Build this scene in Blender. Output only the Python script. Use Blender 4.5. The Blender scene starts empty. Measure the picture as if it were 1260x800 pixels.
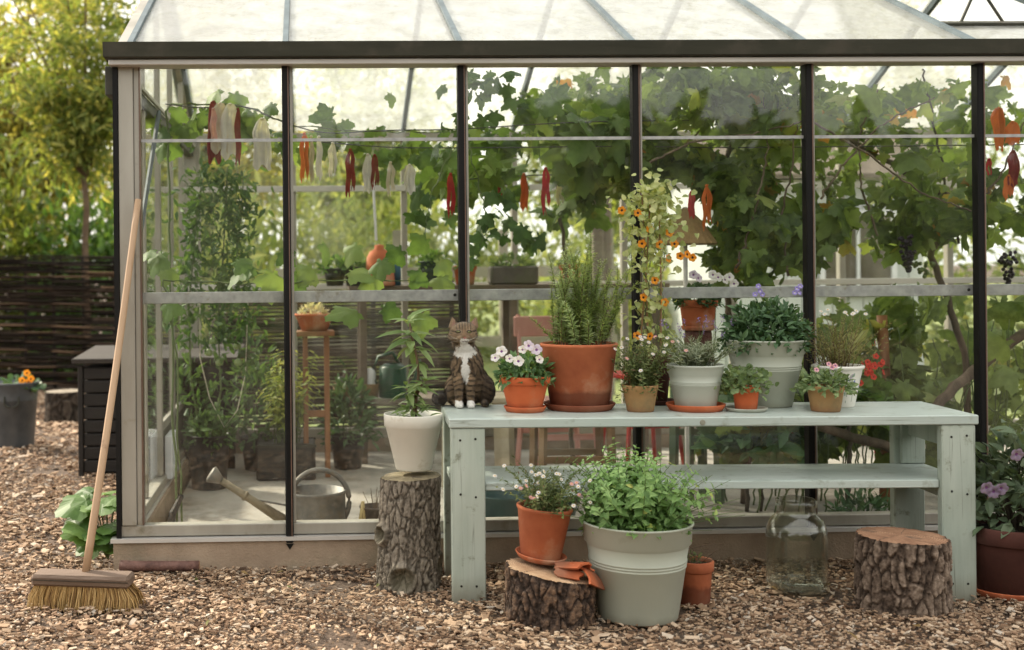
import bpy, math, random
import numpy as np
from mathutils import Vector, Matrix, noise as mnoise
S = bpy.context.scene
COL = S.collection
R = np.random.default_rng
PI = math.pi

# ------------------------------------------------------------------ camera
F = 1500.0
XC, DC, ZC, YAW, ROLL, PPX, PPY = 0.0729, 5.1436, 1.2613, 0.0307, 0.0092, 421.03, 328.23

def ray(x, y):
    a = x - PPX; b = y - PPY
    c, s = math.cos(ROLL), math.sin(ROLL)
    u = a*c - b*s; v = a*s + b*c
    r, z = u/F, -v/F
    c, s = math.cos(YAW), math.sin(YAW)
    return (r*c + s, -r*s + c, z)

def at_z(x, y, z=0.0):
    d = ray(x, y); t = (z - ZC)/d[2]
    return Vector((XC + d[0]*t, -DC + d[1]*t, z)), F/t

def at_y(x, y, Y=0.0):
    d = ray(x, y); t = (Y + DC)/d[1]
    return Vector((XC + d[0]*t, Y, ZC + d[2]*t)), F/t

cam = bpy.data.cameras.new('camera'); camo = bpy.data.objects.new('camera', cam); COL.objects.link(camo)
cam.sensor_width = 36; cam.sensor_fit = 'HORIZONTAL'; cam.lens = F/1260*36
cam.shift_x = (630 - PPX)/1260; cam.shift_y = -(400 - PPY)/1260
cam.clip_start = 0.1; cam.clip_end = 2000
camo.matrix_world = Matrix.Translation((XC, -DC, ZC)) @ Matrix.Rotation(-YAW, 4, 'Z') @ Matrix.Rotation(PI/2, 4, 'X') @ Matrix.Rotation(-ROLL, 4, 'Z')
cam.dof.use_dof = True; cam.dof.focus_distance = 4.75; cam.dof.aperture_fstop = 2.2
S.camera = camo

# ------------------------------------------------------------------ materials
def nt(name):
    m = bpy.data.materials.new(name); m.use_nodes = True
    t = m.node_tree; t.nodes.clear()
    out = t.nodes.new('ShaderNodeOutputMaterial')
    return m, t, out

def N(t, typ, **kw):
    n = t.nodes.new('ShaderNode' + typ)
    for k, v in kw.items():
        if k.startswith('i_'):
            n.inputs[k[2:].replace('_', ' ')].default_value = v
        else:
            setattr(n, k, v)
    return n

def rgba(c): return (c[0], c[1], c[2], 1.0)

def ramp(t, fac, stops, interp='LINEAR'):
    r = N(t, 'ValToRGB'); e = r.color_ramp; e.interpolation = interp
    while len(e.elements) < len(stops): e.elements.new(0.5)
    for el, (p, c) in zip(e.elements, stops):
        el.position = p; el.color = rgba(c) if len(c) == 3 else c
    t.links.new(fac, r.inputs[0]); return r.outputs[0]

def coords(t, kind='Object', scale=(1, 1, 1), rot=(0, 0, 0)):
    tc = N(t, 'TexCoord'); mp = N(t, 'Mapping')
    mp.inputs['Scale'].default_value = scale; mp.inputs['Rotation'].default_value = rot
    t.links.new(tc.outputs[kind], mp.inputs[0]); return mp.outputs[0]

def noise(t, co, scale, detail=4, rough=0.55, dist=0.0):
    n = N(t, 'TexNoise'); n.inputs['Scale'].default_value = scale; n.inputs['Detail'].default_value = detail
    n.inputs['Roughness'].default_value = rough; n.inputs['Distortion'].default_value = dist
    t.links.new(co, n.inputs['Vector']); return n.outputs['Fac']

def mixc(t, fac, a, b, mode='MIX'):
    m = N(t, 'Mix', data_type='RGBA', blend_type=mode)
    for sock, v in ((m.inputs[0], fac), (m.inputs[6], a), (m.inputs[7], b)):
        if hasattr(v, 'node'): t.links.new(v, sock)
        else: sock.default_value = rgba(v) if isinstance(v, tuple) else v
    return m.outputs[2]

def pmat(name, stops, scale=8, rough=0.6, bump=0.2, bscale=None, metal=0.0, stretch=(1, 1, 1), spec=0.4, detail=5,
         stain=None, stain_scale=3, stain_lo=0.52, stain_hi=0.7, kind='Object', bdist=0.01):
    m, t, out = nt(name)
    co = coords(t, kind, stretch)
    col = ramp(t, noise(t, co, scale, detail), stops)
    if stain is not None:
        co2 = coords(t, kind)
        f = ramp(t, noise(t, co2, stain_scale, 6, 0.65), [(stain_lo, (0, 0, 0)), (stain_hi, (1, 1, 1))])
        col = mixc(t, f, col, stain)
    b = N(t, 'BsdfPrincipled'); b.inputs['Roughness'].default_value = rough; b.inputs['Metallic'].default_value = metal
    b.inputs['Specular IOR Level'].default_value = spec
    t.links.new(col, b.inputs['Base Color'])
    if bump:
        bp = N(t, 'Bump'); bp.inputs['Strength'].default_value = bump; bp.inputs['Distance'].default_value = bdist
        t.links.new(noise(t, co, bscale or scale*3, 6, 0.6), bp.inputs['Height']); t.links.new(bp.outputs[0], b.inputs['Normal'])
    t.links.new(b.outputs[0], out.inputs[0]); return m

def g2(c, a=0.75, b=1.2):   # two-stop spread round one colour
    return [(0.3, tuple(x*a for x in c)), (0.7, tuple(min(0.95, x*b) for x in c))]

def leafmat(name, stops, rough=0.55, trans=0.35, tcol=1.5, spec=0.3):
    m, t, out = nt(name)
    g = N(t, 'NewGeometry')
    col = ramp(t, g.outputs['Random Per Island'], stops)
    co = coords(t, 'Object')
    col = mixc(t, ramp(t, noise(t, co, 25, 3), [(0.3, (0, 0, 0)), (0.75, (0.35, 0.35, 0.35))]), col, tuple(min(1, x*2.0) for x in stops[len(stops)//2 - (1 if len(stops) > 4 else 0)][1]))
    b = N(t, 'BsdfPrincipled'); b.inputs['Roughness'].default_value = rough; b.inputs['Specular IOR Level'].default_value = spec
    t.links.new(col, b.inputs['Base Color'])
    tr = N(t, 'BsdfTranslucent')
    t.links.new(mixc(t, 1.0, col, (tcol*1.05, tcol, tcol*0.5), 'MULTIPLY'), tr.inputs[0])
    mx = N(t, 'MixShader'); mx.inputs[0].default_value = trans
    t.links.new(b.outputs[0], mx.inputs[1]); t.links.new(tr.outputs[0], mx.inputs[2]); t.links.new(mx.outputs[0], out.inputs[0])
    return m

def islandmat(name, stops, rough=0.8, bump=0.0, bscale=60, interp='LINEAR'):
    m, t, out = nt(name)
    g = N(t, 'NewGeometry')
    col = ramp(t, g.outputs['Random Per Island'], stops, interp)
    co = coords(t, 'Object')
    col = mixc(t, noise(t, co, bscale, 3), col, mixc(t, 0.45, col, (0.02, 0.015, 0.01)))
    b = N(t, 'BsdfPrincipled'); b.inputs['Roughness'].default_value = rough; b.inputs['Specular IOR Level'].default_value = 0.25
    t.links.new(col, b.inputs['Base Color'])
    if bump:
        bp = N(t, 'Bump'); bp.inputs['Strength'].default_value = bump; bp.inputs['Distance'].default_value = 0.01
        t.links.new(noise(t, co, bscale, 5), bp.inputs['Height']); t.links.new(bp.outputs[0], b.inputs['Normal'])
    t.links.new(b.outputs[0], out.inputs[0]); return m

def attrmat(name, rough=0.8, bump=0.2, bscale=200, spec=0.2, sheen=0.0, attr='col', stretch=(1, 1, 1)):
    m, t, out = nt(name)
    a = N(t, 'Attribute', attribute_name=attr)
    co = coords(t, 'Object', stretch)
    col = mixc(t, ramp(t, noise(t, co, bscale*0.5, 4), [(0.35, (0, 0, 0)), (0.7, (0.5, 0.5, 0.5))]), a.outputs['Color'], mixc(t, 0.5, a.outputs['Color'], (0.02, 0.015, 0.01)))
    b = N(t, 'BsdfPrincipled'); b.inputs['Roughness'].default_value = rough; b.inputs['Specular IOR Level'].default_value = spec
    if sheen: b.inputs['Sheen Weight'].default_value = sheen
    t.links.new(col, b.inputs['Base Color'])
    bp = N(t, 'Bump'); bp.inputs['Strength'].default_value = bump; bp.inputs['Distance'].default_value = 0.01
    t.links.new(noise(t, co, bscale, 5, 0.6), bp.inputs['Height']); t.links.new(bp.outputs[0], b.inputs['Normal'])
    t.links.new(b.outputs[0], out.inputs[0]); return m

def glassmat(name, dirt=0.05, tint=(0.97, 0.985, 0.965), refl=0.045, rough=0.02, dirtcol=(0.8, 0.8, 0.75), dscale=3.0, power=5.0, dmin=0.01, streak=(1, 1, 0.35), tl_share=0.5, speck=None):
    m, t, out = nt(name)
    tr = N(t, 'BsdfTransparent'); tr.inputs[0].default_value = rgba(tint)
    gl = N(t, 'BsdfGlossy'); gl.inputs['Roughness'].default_value = rough; gl.inputs[0].default_value = (1, 1, 1, 1)
    lw = N(t, 'LayerWeight'); lw.inputs[0].default_value = 0.5
    p = N(t, 'Math', operation='POWER'); t.links.new(lw.outputs['Facing'], p.inputs[0]); p.inputs[1].default_value = power
    mu = N(t, 'Math', operation='MULTIPLY_ADD'); t.links.new(p.outputs[0], mu.inputs[0]); mu.inputs[1].default_value = 1 - refl; mu.inputs[2].default_value = refl
    mx = N(t, 'MixShader'); t.links.new(mu.outputs[0], mx.inputs[0]); t.links.new(tr.outputs[0], mx.inputs[1]); t.links.new(gl.outputs[0], mx.inputs[2])
    co = coords(t, 'Object', streak)
    d = N(t, 'BsdfDiffuse'); d.inputs[0].default_value = rgba(dirtcol)
    tl = N(t, 'BsdfTranslucent'); tl.inputs[0].default_value = rgba(dirtcol)
    if speck is not None:
        f = ramp(t, noise(t, coords(t, 'Object', (1, 0.6, 1)), 26, 7, 0.75), [(0.50, (0, 0, 0)), (0.66, (1, 1, 1))]); g = ramp(t, noise(t, coords(t), 1.6, 4), [(0.40, (0.05,)*3), (0.62, (1, 1, 1))])
        cc = mixc(t, mixc(t, 1.0, f, g, 'MULTIPLY'), dirtcol, speck); t.links.new(cc, d.inputs[0]); t.links.new(cc, tl.inputs[0])
    dm = N(t, 'MixShader'); dm.inputs[0].default_value = tl_share; t.links.new(d.outputs[0], dm.inputs[1]); t.links.new(tl.outputs[0], dm.inputs[2])
    df = ramp(t, noise(t, co, dscale, 8, 0.7, 0.4), [(0.42, (dmin,)*3), (0.75, (dirt,)*3)])
    mx2 = N(t, 'MixShader'); t.links.new(df, mx2.inputs[0]); t.links.new(mx.outputs[0], mx2.inputs[1]); t.links.new(dm.outputs[0], mx2.inputs[2])
    t.links.new(mx2.outputs[0], out.inputs[0]); return m

# ------------------------------------------------------------------ mesh builder
def nrm(a):
    return a/np.maximum(np.linalg.norm(a, axis=-1, keepdims=True), 1e-9)

class MB:
    def __init__(s): s.v = []; s.f = {3: [], 4: []}; s.m = {3: [], 4: []}; s.c = []; s.n = 0; s.ng = []
    def add(s, v, f, mi=0, col=None):
        v = np.asarray(v, float).reshape(-1, 3); s.v.append(v)
        if len(f):
            f = np.asarray(f, np.int64); k = f.shape[1]
            s.f[k].append(f + s.n); s.m[k].append(np.full(len(f), mi))
        s.c.append(np.tile(np.array([1, 1, 1, 1.0]), (len(v), 1)) if col is None else np.hstack([np.broadcast_to(np.asarray(col, float), (len(v), 3)), np.ones((len(v), 1))]))
        s.n += len(v); return s
    def box(s, x0, x1, y0, y1, z0, z1, mi=0, M=None, col=None):
        v = np.array([(x, y, z) for z in (z0, z1) for y in (y0, y1) for x in (x0, x1)], float)
        if M is not None: v = np.array([M @ Vector(p) for p in v])
        return s.add(v, [(0, 2, 3, 1), (4, 5, 7, 6), (0, 1, 5, 4), (2, 6, 7, 3), (0, 4, 6, 2), (1, 3, 7, 5)], mi, col)
    def bbox(s, x0, x1, y0, y1, z0, z1, b=0.003, mi=0, M=None):   # bevelled box: three crossed shells welded as one convex hull
        xs = (x0, x0+b, x1-b, x1); ys = (y0, y0+b, y1-b, y1); zs = (z0, z0+b, z1-b, z1)
        idx = {}; V = []
        def p(i, j, k):
            if (i, j, k) not in idx: idx[(i, j, k)] = len(V); V.append((xs[i], ys[j], zs[k]))
            return idx[(i, j, k)]
        Q = []; T3 = []
        for (i, o) in ((0, 1), (3, 0)):
            q = [p(i, 1, 1), p(i, 2, 1), p(i, 2, 2), p(i, 1, 2)]; Q.append(q[::-1] if o else q)
            q = [p(1, i, 1), p(2, i, 1), p(2, i, 2), p(1, i, 2)]; Q.append(q if o else q[::-1])
            q = [p(1, 1, i), p(2, 1, i), p(2, 2, i), p(1, 2, i)]; Q.append(q[::-1] if o else q)
        for a in (0, 3):
            ai = 1 if a == 0 else 2
            for c in (0, 3):
                ci = 1 if c == 0 else 2
                Q.append([p(a, ci, 1), p(a, ci, 2), p(ai, c, 2), p(ai, c, 1)])
                Q.append([p(a, 1, ci), p(a, 2, ci), p(ai, 2, c), p(ai, 1, c)])
                Q.append([p(1, a, ci), p(2, a, ci), p(2, ai, c), p(1, ai, c)])
                for e in (0, 3):
                    ei = 1 if e == 0 else 2
                    T3.append([p(a, ci, ei), p(ai, c, ei), p(ai, ci, e)])
        V = np.array(V)
        if M is not None: V = np.array([M @ Vector(q) for q in V])
        n0 = s.n; s.add(V, Q, mi); s.f[3].append(np.array(T3) + n0); s.m[3].append(np.full(len(T3), mi)); s.ng.append(1); return s
    def tube(s, P, r0, r1=None, n=5, mi=0, cap=True, col=None):
        P = np.asarray(P, float); m = len(P); r1 = r0 if r1 is None else r1
        rad = np.linspace(r0, r1, m) if np.isscalar(r0) else np.asarray(r0)
        T = nrm(np.gradient(P, axis=0))
        up = np.array([0, 0, 1.0]) if abs(T[0][2]) < 0.9 else np.array([1.0, 0, 0])
        A = nrm(np.cross(T, up)); B = np.cross(T, A)
        a = np.linspace(0, 2*PI, n, endpoint=False)
        V = P[:, None] + rad[:, None, None]*(np.cos(a)[None, :, None]*A[:, None] + np.sin(a)[None, :, None]*B[:, None])
        i = np.arange(m-1)[:, None]*n; j = np.arange(n)[None]; k = (j+1) % n
        Fq = np.stack([i+j, i+k, i+n+k, i+n+j], -1).reshape(-1, 4)
        V = V.reshape(-1, 3)
        n0 = s.n; s.add(V, Fq, mi, col)
        if cap:
            V2 = np.vstack([P[0], P[-1]])
            s.add(V2, [], mi, col)
            jj = np.arange(n); kk = (jj+1) % n
            f1 = np.stack([kk, jj, np.full(n, m*n)], -1); f2 = np.stack([jj+(m-1)*n, kk+(m-1)*n, np.full(n, m*n+1)], -1)
            s.f[3].append(np.vstack([f1, f2]) + n0); s.m[3].append(np.full(2*n, mi))
        return s
    def lathe(s, prof, n=40, mi=0, c=(0, 0, 0), wob=0.0, seed=0, col=None):
        pr = np.asarray(prof, float); a = np.linspace(0, 2*PI, n, endpoint=False)
        w = 1 + (wob*np.sin(a*2+seed) + wob*0.6*np.sin(a*3+seed*2.3) if wob else 0*a)
        V = np.stack([pr[:, 0:1]*np.cos(a)*w, pr[:, 0:1]*np.sin(a)*w, np.repeat(pr[:, 1:2], n, 1)], -1)
        m = len(pr); i = np.arange(m-1)[:, None]*n; j = np.arange(n)[None]; k = (j+1) % n
        Fq = np.stack([i+j, i+k, i+n+k, i+n+j], -1).reshape(-1, 4)
        return s.add(V.reshape(-1, 3) + np.array(c), Fq, mi, col)
    def inst(s, tm, P, D, Nn, sz, mi=0, wid=1.0):
        V, Ft = tm; P = np.asarray(P, float); m = len(P)
        if m == 0: return s
        X = nrm(np.asarray(D, float)); Nn = np.asarray(Nn, float)
        Z = Nn - (Nn*X).sum(-1, keepdims=True)*X
        bad = np.linalg.norm(Z, axis=-1) < 1e-3
        Z[bad] = np.cross(X[bad], np.array([0.3, 0.8, 0.2])); Z = nrm(Z); Y = np.cross(Z, X)
        sz = np.broadcast_to(np.asarray(sz, float), (m,))
        W = (V[None, :, 0:1]*X[:, None] + wid*V[None, :, 1:2]*Y[:, None] + V[None, :, 2:3]*Z[:, None])*sz[:, None, None] + P[:, None]
        Fi = (Ft[None] + (np.arange(m)*len(V))[:, None, None]).reshape(-1, Ft.shape[1])
        return s.add(W.reshape(-1, 3), Fi, mi)
    def mesh(s, name, mats, smooth=False):
        me = bpy.data.meshes.new(name)
        V = np.vstack(s.v) if s.v else np.zeros((0, 3))
        f3 = np.vstack(s.f[3]) if s.f[3] else np.zeros((0, 3), int); f4 = np.vstack(s.f[4]) if s.f[4] else np.zeros((0, 4), int)
        me.vertices.add(len(V)); me.vertices.foreach_set('co', V.ravel())
        loops = np.concatenate([f3.ravel(), f4.ravel()]); nf = len(f3) + len(f4)
        me.loops.add(len(loops)); me.loops.foreach_set('vertex_index', loops)
        me.polygons.add(nf)
        st = np.concatenate([np.arange(len(f3))*3, len(f3)*3 + np.arange(len(f4))*4])
        me.polygons.foreach_set('loop_start', st)
        mi = np.concatenate([np.concatenate(s.m[3]) if s.m[3] else [], np.concatenate(s.m[4]) if s.m[4] else []]).astype(int)
        me.polygons.foreach_set('material_index', mi)
        me.polygons.foreach_set('use_smooth', np.full(nf, smooth))
        C = np.vstack(s.c)
        if (C != 1).any():
            at = me.color_attributes.new('col', 'FLOAT_COLOR', 'POINT'); at.data.foreach_set('color', C.ravel())
        for m in (mats if isinstance(mats, (list, tuple)) else [mats]): me.materials.append(m)
        me.update(calc_edges=True); me.validate()
        if s.ng:   # bevelled boxes get consistent normals
            import bmesh
            b = bmesh.new(); b.from_mesh(me); bmesh.ops.recalc_face_normals(b, faces=b.faces); b.to_mesh(me); b.free()
        return me
    def build(s, name, mats, parent=None, smooth=False, loc=None, rot=None, **tags):
        o = bpy.data.objects.new(name, s.mesh(name, mats, smooth)); COL.objects.link(o)
        if parent is not None: o.parent = parent
        if loc is not None: o.location = loc
        if rot is not None: o.rotation_euler = rot
        for k, v in tags.items(): o[k] = v
        return o

def thing(name, label, cat, loc=(0, 0, 0), rz=0.0, group=None):
    o = bpy.data.objects.new(name, None); COL.objects.link(o); o.location = loc; o.rotation_euler = (0, 0, rz)
    o.empty_display_size = 0.05
    o['label'] = label; o['category'] = cat
    if group: o['group'] = group
    return o

def tag(o, label, cat, group=None):
    o['label'] = label; o['category'] = cat
    if group: o['group'] = group
    return o

def share(name, me, parent, loc, rot=(0, 0, 0), sc=1.0):
    o = bpy.data.objects.new(name, me); COL.objects.link(o); o.parent = parent; o.location = loc
    o.rotation_euler = rot; o.scale = (sc, sc, sc); return o

# leaf templates (unit length along +x)
def tleaf(w=0.35, fold=0.12, droop=0.15, base=0.0):
    ts = [0, 0.28, 0.62, 1.0]; ws = [base, w*0.5, w*0.42, 0]
    V = []; 
    for t_, w_ in zip(ts, ws):
        z = -droop*t_*t_
        V += [(t_, -w_, z+fold*w_*2), (t_, 0, z), (t_, w_, z+fold*w_*2)]
    Fc = []
    for i in range(3):
        a = i*3; b = a+3
        for (p, q) in ((0, 1), (1, 2)):
            Fc += [(a+p, b+p, b+q), (a+p, b+q, a+q)]
    return np.array(V), np.array(Fc)
def tlobed(lobes=5, depth=0.12, teeth=0.07, cup=0.32, droop=0.5, n=36):
    # outline round the petiole point; first and last points meet at the notch behind it
    a = np.linspace(-PI*0.94, PI*0.94, n)
    r = 0.36 + 0.20*np.cos(a) + depth*np.cos(a*lobes) + teeth*np.where(np.arange(n) % 2 == 0, 1, -1)*0.5
    r = np.maximum(r, 0.12)
    x = 0.15 + r*np.cos(a)*1.15; y = r*np.sin(a)*1.25
    rr = np.hypot(x, y); z = -cup*np.abs(y)**1.5 - droop*np.maximum(x, 0)**2 + 0.03*np.sin(a*5)
    V = np.vstack([[0.05, 0, 0.02], np.stack([x, y, z], -1)])
    m = np.vstack([[0.05, 0, 0.02], np.stack([x*0.5+0.03, y*0.5, z*0.3+0.015], -1)])
    V = np.vstack([V[:1], m[1:], V[1:]])
    i = np.arange(1, n)
    Fc = np.vstack([np.stack([np.zeros(n-1, int), i, i+1], -1), np.stack([i, i+n, i+n+1], -1), np.stack([i, i+n+1, i+1], -1)])
    return V, Fc
def tround(n=10, cup=0.2):
    a = np.linspace(0, 2*PI, n, endpoint=False)
    V = np.vstack([[0.5, 0, -0.05], np.stack([0.5+0.5*np.cos(a), 0.5*np.sin(a), cup*0.3*np.cos(2*a)], -1)])
    i = np.arange(n)
    return V, np.stack([np.zeros(n, int), 1+i, 1+(i+1) % n], -1)
def tneedle(w=0.09):
    return np.array([(0, -w/2, 0), (0, w/2, 0), (0.55, w*0.6, 0.02), (0.55, -w*0.6, 0.02), (1, 0, 0)]), np.array([(0, 3, 2), (0, 2, 1), (3, 4, 2)])
LANCE = tleaf(0.22, 0.25, 0.25); OVATE = tleaf(0.5, 0.2, 0.22, 0.06); OVN = tleaf(0.36, 0.2, 0.2, 0.03); GRAPE = tlobed(); CUKE = tlobed(5, 0.055, 0.035, 0.2, 0.3)
ROUND = tround(); NEED = tneedle(); STRAP = tleaf(0.1, 0.3, 0.5)

def rdir(r, n, up=0.0):
    v = r.normal(size=(n, 3)); v[:, 2] += up; return nrm(v)
# ------------------------------------------------------------------ shared materials
M = {}
M['alu'] = pmat('weathered_aluminium', [(0.3, (0.27, 0.25, 0.21)), (0.7, (0.42, 0.40, 0.35))], 6, 0.5, 0.1, metal=0.25, stretch=(1, 1, 0.2), stain=(0.2, 0.18, 0.13), stain_scale=9, stain_lo=0.58, stain_hi=0.75)
M['galv'] = pmat('galvanised_steel', [(0.3, (0.30, 0.30, 0.30)), (0.7, (0.47, 0.47, 0.46))], 30, 0.45, 0.08, metal=0.4, stain=(0.25, 0.22, 0.17), stain_scale=11, stain_lo=0.6, stain_hi=0.72)
M['alu_white'] = pmat('pale_aluminium', [(0.3, (0.50, 0.48, 0.45)), (0.7, (0.66, 0.64, 0.61))], 5, 0.4, 0.05, metal=0.2, stretch=(0.3, 1, 1))
M['rubber'] = pmat('black_rubber_strip', [(0.3, (0.007, 0.007, 0.007)), (0.7, (0.014, 0.0135, 0.013))], 8, 0.5, 0.1, stretch=(1, 1, 0.2), spec=0.15)
M['copperline'] = pmat('aged_brown_strip', g2((0.16, 0.10, 0.075)), 12, 0.4, 0.0, metal=0.3)
M['gutter'] = pmat('dark_olive_gutter', [(0.3, (0.034, 0.036, 0.026)), (0.7, (0.056, 0.056, 0.042))], 4, 0.6, 0.15, stretch=(0.5, 1, 3), stain=(0.075, 0.068, 0.054), stain_scale=5, spec=0.25)
M['roofbar'] = pmat('blue_grey_bar', g2((0.12, 0.155, 0.17)), 9, 0.6, 0.0, metal=0.0, spec=0.25)
M['concrete'] = pmat('tan_concrete', [(0.25, (0.26, 0.19, 0.135)), (0.75, (0.43, 0.33, 0.24))], 7, 0.9, 0.5, 90, stain=(0.22, 0.19, 0.13), stain_scale=4, stain_lo=0.5, stain_hi=0.75)
M['glass'] = glassmat('old_greenhouse_glass', 0.028, dmin=0.0, refl=0.028, power=4.0, tint=(0.985, 0.995, 0.985))
M['glass_back'] = glassmat('back_glass', 0.06, dmin=0.0, refl=0.025, tint=(0.985, 0.995, 0.985))
M['roofglass'] = glassmat('hazy_roof_glass', 0.88, dirtcol=(0.66, 0.67, 0.645), dmin=0.50, dscale=6, refl=0.04, rough=0.15, tl_share=0.6, speck=(0.42, 0.41, 0.31))
M['white_plastic'] = pmat('white_plastic', g2((0.70, 0.71, 0.74), 0.92, 1.05), 6, 0.4, 0.0)
M['mint'] = pmat('pale_mint_paint', [(0.25, (0.31, 0.365, 0.31)), (0.5, (0.42, 0.475, 0.415)), (0.75, (0.51, 0.56, 0.50))], 11, 0.5, 0.3, 30, stretch=(1, 1, 0.12), stain=(0.24, 0.26, 0.20), stain_scale=16, stain_lo=0.58, stain_hi=0.68)
M['mint_top'] = pmat('pale_mint_paint_top', [(0.2, (0.38, 0.445, 0.41)), (0.55, (0.46, 0.525, 0.49)), (0.85, (0.53, 0.59, 0.555))], 7, 0.38, 0.25, 30, stretch=(0.12, 1, 1), stain=(0.28, 0.31, 0.26), stain_scale=12, stain_lo=0.57, stain_hi=0.70)
M['screw'] = pmat('dark_screw', g2((0.03, 0.03, 0.028)), 30, 0.5, 0, metal=0.5)
def damp_band(m, z0, z1, col):
    t = m.node_tree; bs = [n for n in t.nodes if n.type == 'BSDF_PRINCIPLED'][0]; src = bs.inputs['Base Color'].links[0].from_socket
    sx = N(t, 'SeparateXYZ'); t.links.new(coords(t), sx.inputs[0]); ad = N(t, 'Math', operation='MULTIPLY_ADD'); t.links.new(noise(t, coords(t), 14, 5), ad.inputs[0]); ad.inputs[1].default_value = 0.05; t.links.new(sx.outputs[2], ad.inputs[2])
    mr = N(t, 'MapRange'); mr.inputs[1].default_value = z0+0.025; mr.inputs[2].default_value = z1+0.025; mr.inputs[3].default_value = 0.8; mr.inputs[4].default_value = 0.0; t.links.new(ad.outputs[0], mr.inputs[0])
    t.links.new(mixc(t, mr.outputs[0], src, col), bs.inputs['Base Color']); return m
def add_cracks(m, stretch, col, scale=30):
    t = m.node_tree; bs = [n for n in t.nodes if n.type == 'BSDF_PRINCIPLED'][0]; src = bs.inputs['Base Color'].links[0].from_socket
    f = ramp(t, noise(t, coords(t, 'Object', stretch), scale, 2, 0.4, 0.6), [(0.485, (0, 0, 0)), (0.5, (0.75,)*3), (0.515, (0, 0, 0))])
    g = ramp(t, noise(t, coords(t), 5, 3), [(0.42, (0, 0, 0)), (0.56, (1, 1, 1))])
    f2 = mixc(t, 1.0, f, g, 'MULTIPLY'); t.links.new(mixc(t, f2, src, col), bs.inputs['Base Color'])
damp_band(M['mint'], 0.0, 0.10, (0.21, 0.19, 0.14))
add_cracks(M['mint'], (1, 1, 0.02), (0.13, 0.14, 0.11)); add_cracks(M['mint_top'], (0.02, 1, 1), (0.2, 0.22, 0.18))
def terracotta(name, a=(0.40, 0.095, 0.035), b=(0.54, 0.155, 0.06), st=(0.58, 0.37, 0.26), lo=0.55, sc=5):
    return pmat(name, [(0.3, a), (0.7, b)], 7, 0.85, 0.15, 60, stain=st, stain_scale=sc, stain_lo=lo-0.04, stain_hi=lo+0.14)
M['terra'] = terracotta('orange_terracotta')
M['terra_new'] = terracotta('bright_terracotta', (0.50, 0.10, 0.03), (0.60, 0.145, 0.05), (0.5, 0.2, 0.1), 0.6)
M['terra_old'] = terracotta('stained_terracotta', (0.32, 0.085, 0.035), (0.50, 0.155, 0.065), (0.54, 0.31, 0.20), 0.55, 4)
M['terra_dark'] = terracotta('dark_red_terracotta', (0.055, 0.018, 0.013), (0.09, 0.03, 0.021), (0.05, 0.022, 0.015), 0.55)
damp_band(M['terra_old'], 0.062, 0.078, (0.16, 0.045, 0.022))
M['tan'] = terracotta('mustard_tan_clay', (0.32, 0.18, 0.07), (0.42, 0.25, 0.11), (0.25, 0.17, 0.08), 0.5)
M['greypot'] = pmat('grey_green_plastic', [(0.3, (0.38, 0.405, 0.335)), (0.7, (0.44, 0.465, 0.39))], 3, 0.5, 0.04, 40, stain=(0.28, 0.28, 0.20), stain_scale=6, stain_lo=0.62, stain_hi=0.8)
M['greypot_pale'] = pmat('pale_grey_plastic', [(0.3, (0.42, 0.45, 0.39)), (0.7, (0.49, 0.52, 0.455))], 3, 0.5, 0.04, 40)
M['whitepot'] = pmat('dirty_white_plastic', [(0.3, (0.66, 0.64, 0.56)), (0.7, (0.78, 0.765, 0.69))], 3, 0.5, 0.05, 50, stain=(0.38, 0.33, 0.20), stain_scale=9, stain_lo=0.60, stain_hi=0.80)
for k_ in ('greypot', 'greypot_pale'): damp_band(M[k_], -0.01, 0.035, (0.27, 0.25, 0.19))
for k_ in ('terra', 'terra_new', 'tan'): damp_band(M[k_], -0.015, 0.03, (0.20, 0.075, 0.04))
M['soil'] = pmat('potting_soil', [(0.3, (0.012, 0.009, 0.006)), (0.7, (0.045, 0.032, 0.022))], 60, 0.95, 0.8, 120)
M['stem'] = pmat('green_stem', g2((0.10, 0.14, 0.05)), 20, 0.6, 0)
M['woodstem'] = pmat('woody_stem', g2((0.13, 0.085, 0.05)), 20, 0.8, 0.2)
M['darkstem'] = pmat('dark_woody_stem', g2((0.05, 0.038, 0.026)), 20, 0.8, 0.2)
M['cane'] = pmat('bamboo_cane', g2((0.28, 0.17, 0.08)), 15, 0.6, 0.1)
M['wire'] = pmat('thin_dark_wire', g2((0.04, 0.04, 0.04)), 20, 0.5, 0)
M['twine'] = pmat('pale_twine', g2((0.55, 0.50, 0.40)), 40, 0.9, 0)

# ------------------------------------------------------------------ world, sun
W = bpy.data.worlds.new('World'); S.world = W; W.use_nodes = True
wt = W.node_tree; bg = wt.nodes['Background']
sky = wt.nodes.new('ShaderNodeTexSky'); sky.sky_type = 'NISHITA'; sky.sun_disc = False
SUN_EL, SUN_AZ = math.radians(36), math.radians(-48)   # azimuth clockwise from +Y
sky.sun_elevation = SUN_EL; sky.sun_rotation = SUN_AZ; sky.dust_density = 7.0; sky.air_density = 1.0; sky.ozone_density = 0.6
tcw = wt.nodes.new('ShaderNodeTexCoord'); cn = wt.nodes.new('ShaderNodeTexNoise'); cn.inputs['Scale'].default_value = 2.2; cn.inputs['Detail'].default_value = 6
wt.links.new(tcw.outputs['Generated'], cn.inputs['Vector'])
cr = wt.nodes.new('ShaderNodeValToRGB'); cr.color_ramp.elements[0].position = 0.25; cr.color_ramp.elements[0].color = (0.6, 0.6, 0.6, 1); cr.color_ramp.elements[1].position = 0.6; cr.color_ramp.elements[1].color = (0.95, 0.95, 0.95, 1); wt.links.new(cn.outputs['Fac'], cr.inputs[0])
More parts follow.
